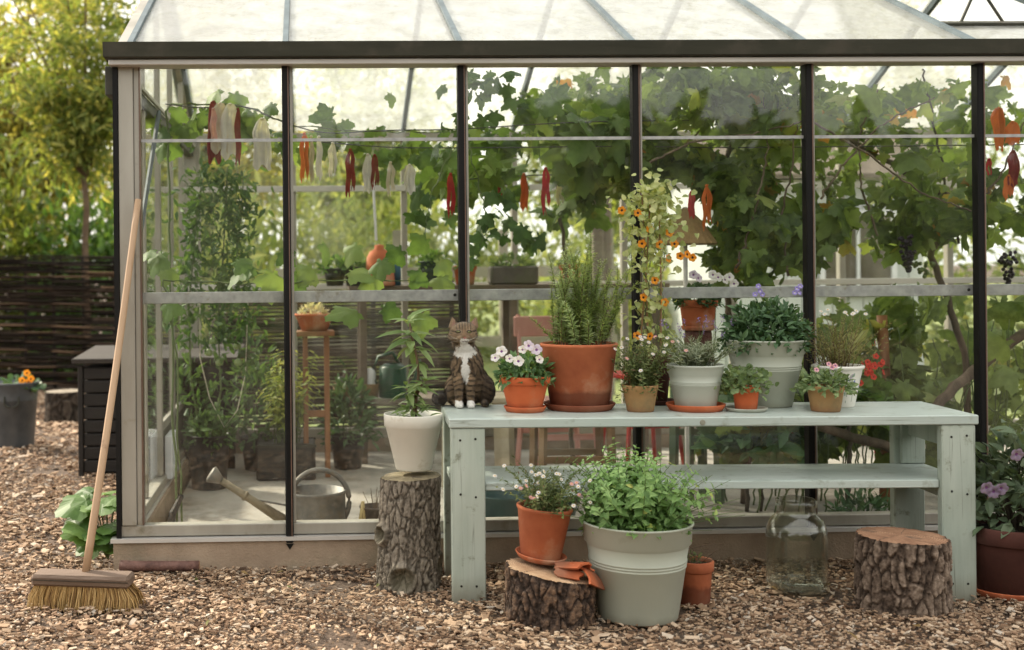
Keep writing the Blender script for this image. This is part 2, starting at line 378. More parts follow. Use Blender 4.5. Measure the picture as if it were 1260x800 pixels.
cm = wt.nodes.new('ShaderNodeMix'); cm.data_type = 'RGBA'; wt.links.new(cr.outputs[0], cm.inputs[0]); wt.links.new(sky.outputs[0], cm.inputs[6]); cm.inputs[7].default_value = (5.0, 4.85, 4.5, 1)   # thin bright cloud over the blue
wt.links.new(cm.outputs[2], bg.inputs[0]); bg.inputs[1].default_value = 0.15
sl = bpy.data.lights.new('sun', 'SUN'); so = bpy.data.objects.new('sun', sl); COL.objects.link(so)
sl.energy = 2.7; sl.angle = math.radians(4); sl.color = (1.0, 0.89, 0.73)
sd = Vector((math.sin(SUN_AZ)*math.cos(SUN_EL), math.cos(SUN_AZ)*math.cos(SUN_EL), math.sin(SUN_EL)))
so.rotation_euler = sd.to_track_quat('Z', 'Y').to_euler(); so.location = (0, 0, 12)
S.view_settings.view_transform = 'Standard'; S.view_settings.look = 'None'; S.view_settings.exposure = 1.42; S.view_settings.gamma = 1.0
S.render.engine = 'CYCLES'; cy = S.cycles
cy.use_denoising = True; cy.max_bounces = 10; cy.diffuse_bounces = 4; cy.glossy_bounces = 3; cy.transmission_bounces = 6; cy.transparent_max_bounces = 28
cy.caustics_reflective = False; cy.caustics_refractive = False; cy.sample_clamp_indirect = 6.0

# ------------------------------------------------------------------ setting
XL, XR, YB = -0.70, 5.18, 3.0
m_ground = pmat('bark_soil', [(0.3, (0.05, 0.034, 0.024)), (0.7, (0.15, 0.105, 0.075))], 30, 0.95, 0.6, 60)
gr = MB()
n = 60
gx = np.concatenate([np.linspace(-400, -12, 8), np.linspace(-10, 10, 44), np.linspace(12, 400, 8)])
gy = np.concatenate([np.linspace(-400, -12, 8), np.linspace(-10, 16, 44), np.linspace(18, 400, 8)])
gxx, gyy = np.meshgrid(gx, gy); gzz = -0.012 + 0.006*np.sin(gxx*2.1)*np.cos(gyy*1.7)
idx = np.arange(n*n).reshape(n, n)
gr.add(np.stack([gxx, gyy, gzz], -1).reshape(-1, 3), np.stack([idx[:-1, :-1], idx[:-1, 1:], idx[1:, 1:], idx[1:, :-1]], -1).reshape(-1, 4))
gr.build('ground', m_ground, smooth=True, kind='structure')
fl = MB(); fl.box(XL+0.1, XR-0.1, 0.08, YB-0.08, -0.1, 0.035)
fl.build('greenhouse_floor', pmat('sandy_concrete_floor', [(0.3, (0.29, 0.265, 0.23)), (0.7, (0.43, 0.40, 0.355))], 4, 0.9, 0.3, 60, stain=(0.17, 0.14, 0.105), stain_scale=3), kind='structure')
lw = MB(); lw.box(-0.6, 60, 4.2, 60, -0.1, 0.03)
lw.build('lawn', pmat('sunny_lawn', [(0.25, (0.10, 0.15, 0.04)), (0.75, (0.28, 0.30, 0.10))], 1.2, 0.9, 0.5, 40), kind='structure')

def chips():
    r = R(5); P = []
    def area(x0, x1, y0, y1, dens):
        m = int((x1-x0)*(y1-y0)*dens); p = np.stack([r.uniform(x0, x1, m), r.uniform(y0, y1, m), np.zeros(m)], -1); return p
    a = area(-2.3, 3.4, -1.75, -0.02, 5400)
    b = area(-3.4, -0.72, -0.02, 3.0, 2300)
    c = area(-5.2, -0.9, 3.0, 7.6, 900)
    d = area(3.4, 5.5, -1.6, -0.02, 800); e = area(-4.5, -2.3, -1.6, -0.02, 900)
    f = area(-2.4, 3.4, -3.2, -1.75, 1200)
    P = np.vstack([a, b, c, d, e, f])
    big = np.concatenate([np.ones(len(a)), np.full(len(b), 1.25), np.full(len(c), 1.8), np.full(len(d)+len(e), 1.5), np.full(len(f), 1.3)])
    keep = np.array([mnoise.noise((q[0]*2.3, q[1]*3.1, 7.7)) for q in P]) + 0.52 > r.uniform(-0.2, 0.2, len(P)); P = P[keep]; big = big[keep]; m = len(P)
    L = r.gamma(3.4, 0.0074, m)*big*(0.75+0.35*np.array([mnoise.noise((q[0]*1.3, q[1]*1.7, 4)) for q in P])); L = np.clip(L, 0.010, 0.065*big); Wd = np.clip(L*r.uniform(0.26, 0.66, m), 0.006, 0.03*big); H = r.uniform(0.002, 0.0055, m)*big
    P[:, 2] = r.uniform(-0.012, 0.016, m) + 0.010*np.sin(P[:, 0]*3.1+1)*np.sin(P[:, 1]*4.3)
    # chips bank up slightly against the plinth and round the stumps
    X = nrm(np.stack([np.cos(q := r.uniform(0, 2*PI, m)), np.sin(q), r.normal(0, 0.20, m)], -1))
    up = nrm(np.stack([r.normal(0, 0.3, m), r.normal(0, 0.3, m), np.ones(m)], -1))
    Y = nrm(np.cross(up, X)); Z = np.cross(X, Y)
    k = r.uniform(0.55, 1.0, (m, 8))
    sg = np.array([(-1, -1, -1), (1, -1, -1), (1, 1, -1), (-1, 1, -1), (-1, -1, 1), (1, -1, 1), (1, 1, 1), (-1, 1, 1)], float)
    V = P[:, None] + 0.5*(sg[None, :, 0:1]*k[..., None]*L[:, None, None]*X[:, None] + sg[None, :, 1:2]*np.roll(k, 3, 1)[..., None]*Wd[:, None, None]*Y[:, None] + sg[None, :, 2:3]*H[:, None, None]*Z[:, None])
    q = np.array([(4, 5, 6, 7), (0, 1, 5, 4), (1, 2, 6, 5), (2, 3, 7, 6), (3, 0, 4, 7)])
    Fq = (q[None] + (np.arange(m)*8)[:, None, None]).reshape(-1, 4)
    mb = MB(); mb.add(V.reshape(-1, 3), Fq)
    mb.build('wood_chips', islandmat('bark_chips', [(0.0, (0.09, 0.052, 0.034)), (0.12, (0.22, 0.13, 0.078)), (0.4, (0.42, 0.275, 0.175)), (0.72, (0.57, 0.405, 0.27)), (0.92, (0.68, 0.53, 0.39)), (1.0, (0.60, 0.53, 0.45))], 0.85, 0.3, 90), kind='stuff')
chips()
r = R(77); n_ = 46; P = np.stack([r.uniform(-2.0, 3.1, n_), r.uniform(-1.4, -0.1, n_), r.uniform(0.018, 0.026, n_)], -1); dd = rdir(r, n_); dd[:, 2] *= 0.12
MB().inst(tleaf(0.42, 0.2, 0.3), P, dd, np.tile([0, 0, 1.0], (n_, 1)) + r.normal(0, 0.25, (n_, 3)), r.uniform(0.025, 0.055, n_)).build('fallen_leaves', islandmat('dry_fallen_leaf', [(0, (0.16, 0.09, 0.04)), (0.6, (0.30, 0.20, 0.07)), (1, (0.16, 0.20, 0.06))], 0.7), kind='stuff')

# ------------------------------------------------------------------ greenhouse
gh = thing('greenhouse', 'glass greenhouse with black glazing bars, dark gutter and hazy white roof panes', 'greenhouse', (0, 0, 0))
BX = [0.74*i for i in range(7)]
p = MB()
p.box(XL-0.035, XR+0.035, -0.035, 0.065, -0.06, 0.118); p.box(XL-0.035, XL+0.065, 0.065, YB-0.065, -0.06, 0.118)
p.box(XR-0.065, XR+0.035, 0.065, YB-0.065, -0.06, 0.118); p.box(XL-0.035, XR+0.035, YB-0.065, YB+0.035, -0.06, 0.118)
p.build('plinth', M['concrete'], gh)
MB().box(XL-0.045, XR+0.045, -0.048, 0.05, 0.119, 0.135).box(XL-0.045, XL+0.05, 0.05, YB, 0.119, 0.135).build('drip_rail', M['alu_white'], gh)
MB().bbox(XL-0.01, XR+0.01, -0.02, 0.045, 0.139, 0.186).build('sill', M['alu'], gh)
MB().bbox(XL, XR, YB-0.045, YB+0.02, 0.12, 0.186).build('sill', M['alu'], gh)
MB().bbox(XL-0.02, XL+0.045, 0.047, YB-0.05, 0.139, 0.186).build('sill', M['alu'], gh)
# posts at the corners
for (x, y, s) in ((XL, 0, 1), (XR, 0, -1), (XL, YB, 1), (XR, YB, -1)):
    c = MB(); y0, y1 = (-0.028, 0.045) if y == 0 else (YB-0.045, YB+0.02)
    a, b = sorted((x, x+s*0.062)); c.bbox(a, b, y0, y1, 0.187, 2.112)
    a, b = sorted((x+s*0.064, x+s*0.084)); c.box(a, b, y0+0.012, y1-0.01, 0.187, 2.112)
    cp = c.build('corner_post', M['alu'], gh)
    a, b = sorted((x-s*0.022, x-s*0.002)); MB().box(a, b, y0-0.004, y1-0.006, 0.10, 2.112).build('edge_strip', M['rubber'], cp)
    if y == 0:
        a, b = sorted((x+s*0.0855, x+s*0.0905)); MB().box(a, b, y0+0.006, y1-0.01, 0.187, 2.11).build('edge_line', M['copperline'], cp)
for x in BX:
    c = MB(); w = 0.0165
    c.bbox(x-w, x+w, -0.040, 0.018, 0.105, 2.112, 0.006)
    c.add([(x-w, -0.04, 0.105), (x+w, -0.04, 0.105), (x+w, -0.02, 0.105), (x-w, -0.02, 0.105), (x, -0.036, 0.078), (x, -0.024, 0.078)], [(0, 1, 4), (1, 2, 4), (2, 5, 4), (2, 3, 5), (3, 0, 5), (0, 4, 5)])
    b_ = c.build('glazing_bar', M['rubber'], gh)
    MB().box(x+w-0.009, x+w-0.0045, -0.043, -0.0405, 0.12, 2.11).build('edge_line', M['copperline'], b_)
    MB().box(x+w+0.001, x+w+0.011, -0.018, 0.016, 0.188, 2.11).build('flange', M['alu'], b_)
    MB().bbox(x-0.02, x+0.02, YB-0.03, YB+0.03, 0.187, 2.10).build('rear_bar', M['alu'], gh)
xs = [XL+0.088] + BX + [XR-0.09]
for i in range(len(xs)-1):
    a, b = xs[i], xs[i+1]
    MB().box(a+0.004, b-0.004, 0.006, 0.010, 0.17, 1.802).build('glass_pane', M['glass'], gh)
    MB().box(a+0.004, b-0.004, -0.004, 0.0, 1.79, 2.12).build('glass_pane', M['glass'], gh)
    MB().box(a+0.004, b-0.004, -0.010, -0.005, 1.790, 1.803).build('joint_strip', M['galv'], gh)
    MB().box(a, b, YB-0.005, YB, 0.187, 1.15).build('rear_pane', M['glass_back'], gh)
    MB().box(a, b, YB-0.005, YB, 1.152, 2.08).build('rear_pane', M['glass_back'], gh)
mr = MB(); mr.bbox(XL+0.035, XR, 0.0205, 0.0265, 1.112, 1.160, 0.002)
mro = mr.build('mid_rail', M['galv'], gh)
bo = MB().lathe([(0, 0.004), (0.006, 0.003), (0.007, 0)], 12).mesh('bolt', M['screw'])
for i, x in enumerate([XL+0.05, XL+0.075] + BX[1:]):
    share('bolt', bo, mro, (x - (0.03 if i > 1 else 0), 0.0205, 1.137), (PI/2, 0, 0))
for zz in (1.13, 1.78): MB().bbox(XL, XR, YB-0.055, YB-0.035, zz-0.02, zz+0.02).build('rear_rail', M['alu_white'], gh)
# eaves
MB().bbox(XL-0.030, XR+0.055, -0.085, 0.03, 2.103, 2.126).build('eave_rail', M['alu_white'], gh)
g = MB()
x0, x1 = XL-0.042, XR+0.085
prof = [(-0.095, 2.128), (-0.118, 2.132), (-0.132, 2.190), (-0.125, 2.191), (-0.112, 2.14), (-0.02, 2.138), (-0.01, 2.186), (0.0, 2.186), (0.0, 2.128)]
npf = len(prof)
g.add([(x0, a, b) for a, b in prof] + [(x1, a, b) for a, b in prof], [(i, (i+1) % npf, npf+(i+1) % npf, npf+i) for i in range(npf)])
for xx in (x0-0.004, x1): g.add([(xx, -0.118, 2.132), (xx, 0, 2.128), (xx, 0, 2.186), (xx, -0.132, 2.19), (xx+0.004, -0.118, 2.132), (xx+0.004, 0, 2.128), (xx+0.004, 0, 2.186), (xx+0.004, -0.132, 2.19)], [(0, 1, 2, 3), (7, 6, 5, 4), (0, 4, 5, 1), (3, 2, 6, 7), (0, 3, 7, 4), (1, 5, 6, 2)])
go = g.build('gutter', M['gutter'], gh)
MB().bbox(XL, XR, YB-0.06, YB+0.06, 2.10, 2.15).build('eave_rail', M['alu'], gh)
# roof
PIT = math.atan(0.457); EZ = 2.172; RY, RZ = 1.5, EZ + 1.53*0.457
def roof_box(xa, xb, ya, yb, t0, t1, front=True):
    f = lambda y: EZ + (y + 0.03)*0.457
    n = np.array([-math.sin(PIT), math.cos(PIT)])
    v = []
    for t in (t0, t1):
        for y in (ya, yb):
            for x in (xa, xb):
                yy = y + n[0]*t; zz = f(y) + n[1]*t
                v.append((x, yy if front else 3.0-yy, zz))
    return v
BOXF = [(0, 2, 3, 1), (4, 5, 7, 6), (0, 1, 5, 4), (2, 6, 7, 3), (0, 4, 6, 2), (1, 3, 7, 5)]
rx = [XL+0.045] + BX + [XR-0.02]
VENT_I = 5
VY = 0.30
for front in (True, False):
    for i, x in enumerate(rx):
        MB().add(roof_box(x-0.012, x+0.012, -0.03, RY, -0.03, 0.022, front), BOXF).build('roof_bar', M['roofbar'], gh)
        if i < len(rx)-1:
            vent = (front and i == VENT_I)
            MB().add(roof_box(x+0.014, rx[i+1]-0.014, -0.03, VY if vent else RY-0.01, 0.0, 0.005, front), BOXF[:1], 1).add(roof_box(x+0.014, rx[i+1]-0.014, -0.03, VY if vent else RY-0.01, 0.0, 0.005, front), BOXF[1:]).build('roof_pane', [M['roofglass'], M['glass']], gh)
            if not front and i in (2, 4): MB().add(roof_box(x+0.014, rx[i+1]-0.014, 0.72, 0.76, -0.02, 0.01, front), BOXF).build('roof_rail', M['galv'], gh)
MB().bbox(XL-0.03, XR+0.03, RY-0.04, RY+0.04, RZ-0.02, RZ+0.045).build('ridge', M['alu'], gh)
# open roof vent
vx0, vx1 = rx[VENT_I]+0.014, rx[VENT_I+1]-0.014
MB().add(roof_box(vx0, vx1, VY, VY+0.035, -0.012, 0.018), BOXF).build('vent_sill', M['gutter'], gh)
vw = MB(); VM = Matrix.Translation((0, RY-0.05, RZ+0.05)) @ Matrix.Rotation(math.radians(-4), 4, 'X')
vw.bbox(vx0, vx0+0.035, -1.22, 0, 0, 0.03, M=VM); vw.bbox(vx1-0.035, vx1, -1.22, 0, 0, 0.03, M=VM); vw.bbox(vx0+0.036, vx1-0.036, -1.22, -1.18, 0, 0.03, M=VM)
vf = vw.build('vent_frame', M['gutter'], gh)
MB().box(vx0+0.036, vx1-0.036, -1.18, 0, 0.01, 0.015, M=VM).build('vent_pane', M['roofglass'], vf)
vcx = vx0 + 0.20
for sx in (-0.10, 0.10):
    MB().tube([(vcx+sx, VY+0.03, EZ+(VY+0.06)*0.457+0.01), (vcx+sx*0.02, VY+0.06, EZ+(VY+0.06)*0.457+0.19)], 0.007, n=6).build('vent_stay', M['gutter'], gh)
# left gable (door half way along, cat flap) and far gable
for gx_, s in ((XL, 1), (XR, -1)):
    ys = [0.0, 0.60, 1.20, 1.80, 2.40, YB]
    a, b = sorted((gx_, gx_+s*0.03))
    for y in ys[1:-1]:
        topz = EZ + (min(y, 3-y)+0.03)*0.457 - 0.03
        MB().bbox(a, b, y-0.02, y+0.02, 0.187, topz).build('gable_post', M['alu'], gh)
    MB().bbox(a-0.012, b+0.012, 0.03, YB-0.03, 2.00, 2.06).build('gable_rail', M['gutter'], gh)
    MB().bbox(b+0.0135, b+0.03, 0.05, YB-0.05, 2.055, 2.075).build('gable_rail_lip', M['alu'], gh)
    for f_ in (True, False): MB().add(roof_box(a-0.02, b, -0.03, RY, -0.06, -0.005, f_), BOXF).build('gable_rafter', M['alu'], gh)
    for i in range(5):
        y0, y1 = ys[i]+0.03, ys[i+1]-0.03; xm = gx_+s*0.012
        door = i in (2, 3) and s == 1
        MB().box(xm, xm+0.004, y0, y1, 0.46 if door else 0.187, 2.0).build('gable_pane', M['glass'], gh)
        f = lambda y: EZ + (min(y, 3-y)+0.03)*0.457 - 0.06
        ym = (y0+y1)/2 if i == 2 else None
        poly = [(y0, 2.06), (y1, 2.06), (y1, f(y1)), (y0, f(y0))]
        MB().add([(xm, y, z) for y, z in poly] + [(xm+0.004, y, z) for y, z in poly], [(0, 1, 2, 3), (7, 6, 5, 4), (0, 4, 5, 1), (2, 6, 7, 3), (1, 5, 6, 2), (0, 3, 7, 4)]).build('gable_pane', M['glass'], gh)
        if door:
            dp = MB().bbox(xm-0.006, xm+0.012, y0, y1, 0.187, 0.41).build('door_panel', pmat('grey_green_door_board', g2((0.10, 0.095, 0.07)), 8, 0.7, 0.2), gh)
            MB().bbox(a+0.004, b-0.002, y0, y1, 0.412, 0.458).build('door_rail', M['alu'], gh)
# cat flap in the front part of the gable
cf = MB(); cx = XL+0.018; y0, y1, z0, z1 = 1.24, 1.50, 0.16, 0.385
cf.bbox(cx+0.016, cx+0.055, y0, y0+0.045, z0, z1); cf.bbox(cx+0.016, cx+0.055, y1-0.045, y1, z0, z1)
cf.bbox(cx+0.016, cx+0.055, y0+0.046, y1-0.046, z1-0.045, z1); cf.bbox(cx+0.016, cx+0.055, y0+0.046, y1-0.046, z0, z0+0.05)
cfo = cf.build('cat_flap', M['white_plastic'], gh)
MB().bbox(cx+0.02, cx+0.026, y0+0.046, y1-0.046, z0+0.05, z1-0.046).build('flap', pmat('smoky_flap', g2((0.25, 0.28, 0.32)), 4, 0.25, 0), cfo)
MB().bbox(XL-0.08, XL-0.012, y0-0.14, y1-0.1, z0, z1+0.02).build('flap_tunnel', M['white_plastic'], cfo)
# diagonal brace, black corner flashing outside
pa = Vector((XL+0.075, 0.05, 1.40)); pb = Vector((XL+0.075, 0.78, 2.02))
MB().tube([pa, pb], 0.011, n=4).build('brace', pmat('dull_steel_brace', g2((0.13, 0.15, 0.16)), 9, 0.75, 0.0, spec=0.2), gh)
MB().bbox(XL-0.058, XL-0.024, 0.0, 0.30, 1.99, 2.112).build('gutter_bracket', M['gutter'], gh)
ft = MB(); ft.tube([(XL+0.16, 0.30, 0.05), (XL+0.17, 0.34, 0.16), (XL+0.2, 0.45, 0.22)], 0.022, 0.012, 6)
tag(ft.build('kindling_stick', pmat('charred_stick', g2((0.02, 0.018, 0.016)), 20, 0.8, 0.3)), 'short dark stick leaning inside the greenhouse corner', 'stick')

# ------------------------------------------------------------------ bench
bp, _ = at_z(560, 513, 0.687)
bench = thing('garden_bench', 'long pale mint painted wooden bench with a lower shelf in front of the glass', 'bench', (0.615, -0.582, 0), -0.046)
BL, BD, BT = 1.965, 0.46, 0.687
t_ = MB()
for i in range(1):
    t_.bbox(-0.006, BL, -0.006, BD, BT-0.036, BT, 0.004)
tt = t_.build('tabletop', M['mint_top'], bench)
knot = MB().lathe([(0, 0.003), (0.009, 0.0025), (0.011, 0)], 14).mesh('plug', M['mint'])
share('plug', knot, tt, (0.94, -0.006, BT-0.02), (PI/2, 0, 0))
scm = MB().lathe([(0, 0.001), (0.0042, 0.001), (0.0046, 0)], 10).mesh('screw', M['screw'])
for (x0, x1, y0, y1) in ((0.0, 0.128, 0.0, 0.042), (BL-0.135, BL-0.01, 0.0, 0.042), (0.0, 0.10, BD-0.05, BD-0.004), (BL-0.135, BL-0.012, BD-0.05, BD-0.004)):
    lg = MB().bbox(x0, x1, y0, y1, -0.02, BT-0.038, 0.004).build('leg', M['mint'], bench)
    if y0 == 0.0:
        for sx in (0.035, 0.092):
            for z in (0.60, 0.395, 0.06):
                share('screw', scm, lg, (x0+sx, -0.0005, z+random.Random(int(sx*1000+z*100)).uniform(-0.01, 0.01)), (PI/2, 0, 0))
MB().bbox(0.012, BL-0.02, 0.044, BD-0.052, 0.412, 0.442, 0.004).build('shelf', M['mint_top'], bench)
MB().bbox(0.13, BL-0.137, 0.02, 0.0435, 0.412, 0.4425, 0.003).build('shelf_front', M['mint_top'], bench)
for x0 in (0.05, BL-0.09):
    MB().bbox(x0, x0+0.04, 0.044, BD-0.052, 0.36, 0.410).build('side_rail', M['mint'], bench)
    MB().bbox(x0, x0+0.04, 0.044, BD-0.052, 0.56, BT-0.0385).build('side_rail', M['mint'], bench)
MB().bbox(BL-0.115, BL-0.02, BD-0.075, BD-0.052, 0.444, 0.60).build('corner_block', M['mint'], bench)

# ------------------------------------------------------------------ broom
broom = thing('broom', 'wide yard broom with long wooden handle leaning against the greenhouse corner', 'broom', (-0.765, -0.56, 0))
def R2(a): return np.array([[math.cos(a), -math.sin(a)], [math.sin(a), math.cos(a)]])
brz = -0.19
BM = Matrix.Rotation(brz, 4, 'Z') @ Matrix.Rotation(math.radians(6), 4, 'X')
wood_dark = pmat('weathered_broom_wood', [(0.3, (0.10, 0.065, 0.045)), (0.7, (0.21, 0.145, 0.105))], 6, 0.75, 0.4, 40, stretch=(0.15, 1, 1))
hd = MB().bbox(-0.185, 0.195, -0.045, 0.04, 0.088, 0.132, 0.01, M=BM).build('head', wood_dark, broom)
MB().box(-0.183, 0.193, -0.0465, -0.0455, 0.112, 0.116, M=BM).build('groove', M['darkstem'], hd)
r = R(3); nb = 3000
bx = r.uniform(-0.175, 0.185, nb); by = r.uniform(-0.035, 0.03, nb)
out = (bx-0.005)/0.185
tip = np.stack([bx + 0.045*np.maximum(out, 0)**3 + 0.012*np.minimum(out, 0) + r.normal(0, 0.008, nb), by*1.6-0.008 + r.normal(0, 0.012, nb), r.uniform(-0.002, 0.02, nb) + 0.03*np.abs(out)**6*r.random(nb)], -1)
root = np.stack([bx, by, np.full(nb, 0.09)], -1); mid = (root+tip)/2 + np.stack([0.010*out, 0*bx, 0*bx], -1)
wv = np.stack([np.full(nb, 0.0014), r.normal(0, 0.0006, nb), 0*bx], -1)
V = np.stack([root-wv, root+wv, mid+wv, mid-wv, tip+wv*0.6, tip-wv*0.6], 1).reshape(-1, 3)
V = np.array([BM @ Vector(q) for q in V])
bi = (np.array([(0, 1, 2, 3), (3, 2, 4, 5)])[None] + (np.arange(nb)*6)[:, None, None]).reshape(-1, 4)
MB().add(V, bi).build('bristles', islandmat('straw_bristle', [(0, (0.20, 0.10, 0.03)), (0.5, (0.42, 0.25, 0.08)), (1, (0.60, 0.40, 0.17))], 0.6), broom)
ht, _ = at_y(170, 246, -0.075); ht = ht - Vector((-0.765, -0.56, 0)); hb = Vector((0.008, 0.0, 0.12))
hp = [hb + (ht-hb)*t + Vector((0.006*math.sin(t*PI), 0, 0)) for t in np.linspace(0, 1, 14)]
MB().tube([tuple(q) for q in hp], 0.0155, 0.0135, 12).build('handle', pmat('smooth_handle_wood', [(0.3, (0.33, 0.205, 0.12)), (0.7, (0.47, 0.32, 0.20))], 5, 0.5, 0.15, 30, stretch=(1, 1, 0.1), stain=(0.24, 0.14, 0.09), stain_scale=8, stain_lo=0.6), broom, True)

# ------------------------------------------------------------------ stumps
def bark_stump(name, label, cx_, cy_, rb, rt, h, seed, lean=(0, 0), tilt=0.0, barkcols=((0.045, 0.032, 0.025), (0.14, 0.105, 0.085), (0.24, 0.19, 0.155)), depth=0.011, cells=(17, 20), cutcols=((0.30, 0.17, 0.09), (0.50, 0.33, 0.20)), lump=0.02, knots=()):
    root = thing(name, label, 'tree stump', (cx_, cy_, 0))
    na, nz = 380, max(80, int(h/0.0030))
    a = np.linspace(0, 2*PI, na, endpoint=False); u = np.linspace(0, 1, nz)
    A, U = np.meshgrid(a, u); r_ = R(seed)
    rad = rb + (rt-rb)*U**0.7
    for k in range(2, 6):
        rad = rad + lump*rt*6*0.05*r_.normal()*np.cos(A*k + r_.uniform(0, 6))*(1 + 0.6*np.cos(U*3+r_.uniform(0, 6)))
    rad = rad + 0.03*rb*np.exp(-U*9)
    ht_ = h + tilt*np.cos(A)*rt
    D = np.zeros_like(A); C = np.zeros(A.shape + (3,))
    c0, c1, c2 = (np.array(c) for c in barkcols)
    for i in range(nz):
        for j in range(na):
            x, y, z = math.cos(a[j])*rb*cells[0], math.sin(a[j])*rb*cells[0], u[i]*h*cells[0]*0.44
            w = mnoise.noise((x*0.7+seed, y*0.7, z*0.7))*0.45
            d, pts = mnoise.voronoi((x+w+seed*7, y+w, z+w*1.5))
            fine = mnoise.fractal((x*2.6, y*2.6+seed, z*4.5), 0.75, 2.1, 5)
            e = min(1.0, max(0.0, (d[1]-d[0])*(3.4+1.5*fine)))
            e2 = e*e*(3-2*e); cellh = mnoise.cell(pts[0])
            flake = 0.5 + 0.5*math.sin(z*9 + fine*5 + pts[0][0]*7)
            D[i, j] = depth*(0.8*(e2-0.8) + 0.30*cellh*e2 + 0.28*fine + 0.12*flake*e2)
            t = min(1, max(0, 0.12 + 0.50*e2 + 0.34*fine + 0.16*cellh*e2 + 0.10*mnoise.noise((x*0.35, y*0.35+9, z*0.3))))
            C[i, j] = c0 + (c1-c0)*min(1, t*2) if t < 0.5 else c1 + (c2-c1)*(t-0.5)*2
    rad = rad + D
    for (ka, kz, ks, kd) in knots:   # raised branch scars
        q = ((np.angle(np.exp(1j*(A-ka)))*rb)**2 + ((U-kz)*h)**2)/ks**2
        rad = rad + kd*(np.exp(-((np.sqrt(q)-1)/0.28)**2)) - kd*0.7*np.exp(-q*1.8)
        sc = np.exp(-q**3)[..., None]; C = C*(1-sc*0.6) + np.array((0.11, 0.10, 0.06))*sc*0.6
    V = np.stack([rad*np.cos(A) + lean[0]*U, rad*np.sin(A) + lean[1]*U, ht_*U - 0.02], -1)
    idx = np.arange(na*nz).reshape(nz, na); nx_ = np.roll(idx, -1, 1)
    mb = MB(); mb.add(V.reshape(-1, 3), np.stack([idx[:-1], nx_[:-1], nx_[1:], idx[1:]], -1).reshape(-1, 4), 0, C.reshape(-1, 3))
    mb.build('bark', attrmat('bark_' + name, 0.9, 0.5, 160), root, True)
    rings = [0.0, 0.2, 0.4, 0.6, 0.78, 0.9, 0.965, 1.0]; top = V[-1]; cen = top.mean(0)
    vv = []; 
    for f in rings: vv.append(cen + (top-cen)*(f*0.995) + np.array([0, 0, 0.004*(1-f**6)]))
    vv = np.array(vv); vv[..., 2] += np.array([[0.0012*mnoise.noise((p[0]*30, p[1]*30, seed)) for p in rr] for rr in vv])
    idx = np.arange(len(rings)*na).reshape(len(rings), na); nx_ = np.roll(idx, -1, 1)
    m, t, out = nt('cut_wood_' + name)
    co = coords(t, 'Object'); mp = N(t, 'Mapping'); mp.inputs['Location'].default_value = (-cen[0], -cen[1], -cen[2]); t.links.new(co, mp.inputs[0])
    wv_ = N(t, 'TexWave', wave_type='RINGS', rings_direction='Z'); wv_.inputs['Scale'].default_value = 38; wv_.inputs['Distortion'].default_value = 3.5; wv_.inputs['Detail'].default_value = 3; wv_.inputs['Detail Scale'].default_value = 1.5
    t.links.new(mp.outputs[0], wv_.inputs[0])
    base = ramp(t, noise(t, mp.outputs[0], 14, 6, 0.65), [(0.32, cutcols[0]), (0.62, cutcols[1])])
    col = mixc(t, ramp(t, wv_.outputs['Fac'], [(0, (0, 0, 0)), (1, (0.6,)*3)]), base, tuple(c*0.6 for c in cutcols[0]))
    gd = N(t, 'TexNoise'); gd.inputs['Scale'].default_value = 9; gd.inputs['Detail'].default_value = 5; t.links.new(mp.outputs[0], gd.inputs['Vector'])
    col = mixc(t, ramp(t, gd.outputs['Fac'], [(0.58, (0, 0, 0)), (0.68, (0.8,)*3)]), col, (0.055, 0.04, 0.03))
    gr_ = N(t, 'TexGradient', gradient_type='RADIAL'); t.links.new(mp.outputs[0], gr_.inputs[0])
    m1 = N(t, 'Math', operation='MULTIPLY_ADD'); t.links.new(noise(t, mp.outputs[0], 11, 4), m1.inputs[0]); m1.inputs[1].default_value = 0.35; t.links.new(gr_.outputs['Fac'], m1.inputs[2])
    m2 = N(t, 'Math', operation='MULTIPLY'); t.links.new(m1.outputs[0], m2.inputs[0]); m2.inputs[1].default_value = 2*PI*5
    m3 = N(t, 'Math', operation='SINE'); t.links.new(m2.outputs[0], m3.inputs[0])
    col = mixc(t, ramp(t, m3.outputs[0], [(0.982, (0, 0, 0)), (0.998, (0.85,)*3)]), col, (0.03, 0.02, 0.014))
    b = N(t, 'BsdfPrincipled'); b.inputs['Roughness'].default_value = 0.85; t.links.new(col, b.inputs['Base Color'])
    bpn = N(t, 'Bump'); bpn.inputs['Strength'].default_value = 0.5; bpn.inputs['Distance'].default_value = 0.01; t.links.new(noise(t, mp.outputs[0], 70, 5), bpn.inputs['Height']); t.links.new(bpn.outputs[0], b.inputs['Normal'])
    t.links.new(b.outputs[0], out.inputs[0])
    cfm = MB(); cfm.add(vv.reshape(-1, 3), np.stack([idx[:-1], nx_[:-1], nx_[1:], idx[1:]], -1).reshape(-1, 4))
    cfm.build('cut_face', m, root, True)
    return root
bark_stump('tree_stump', 'tall grey bark log standing on end under the white plant pot', 0.470, -0.335, 0.128, 0.118, 0.452, 3, (0.015, 0), 0.05,
           ((0.06, 0.05, 0.038), (0.20, 0.17, 0.135), (0.34, 0.295, 0.235)), 0.006, (36, 20), ((0.20, 0.16, 0.09), (0.36, 0.30, 0.19)), 0.02, ((-1.85, 0.16, 0.05, 0.022), (-2.75, 0.52, 0.035, 0.02), (-0.4, 0.25, 0.04, 0.012)))
bark_stump('tree_stump', 'short dark stump carrying the daisy pot and broken pot pieces', 0.93, -0.82, 0.152, 0.160, 0.19, 8, (0.01, 0), -0.17,
           ((0.022, 0.016, 0.013), (0.085, 0.058, 0.045), (0.26, 0.16, 0.10)), 0.011, (30, 20), ((0.36, 0.21, 0.115), (0.60, 0.42, 0.27)), 0.03)
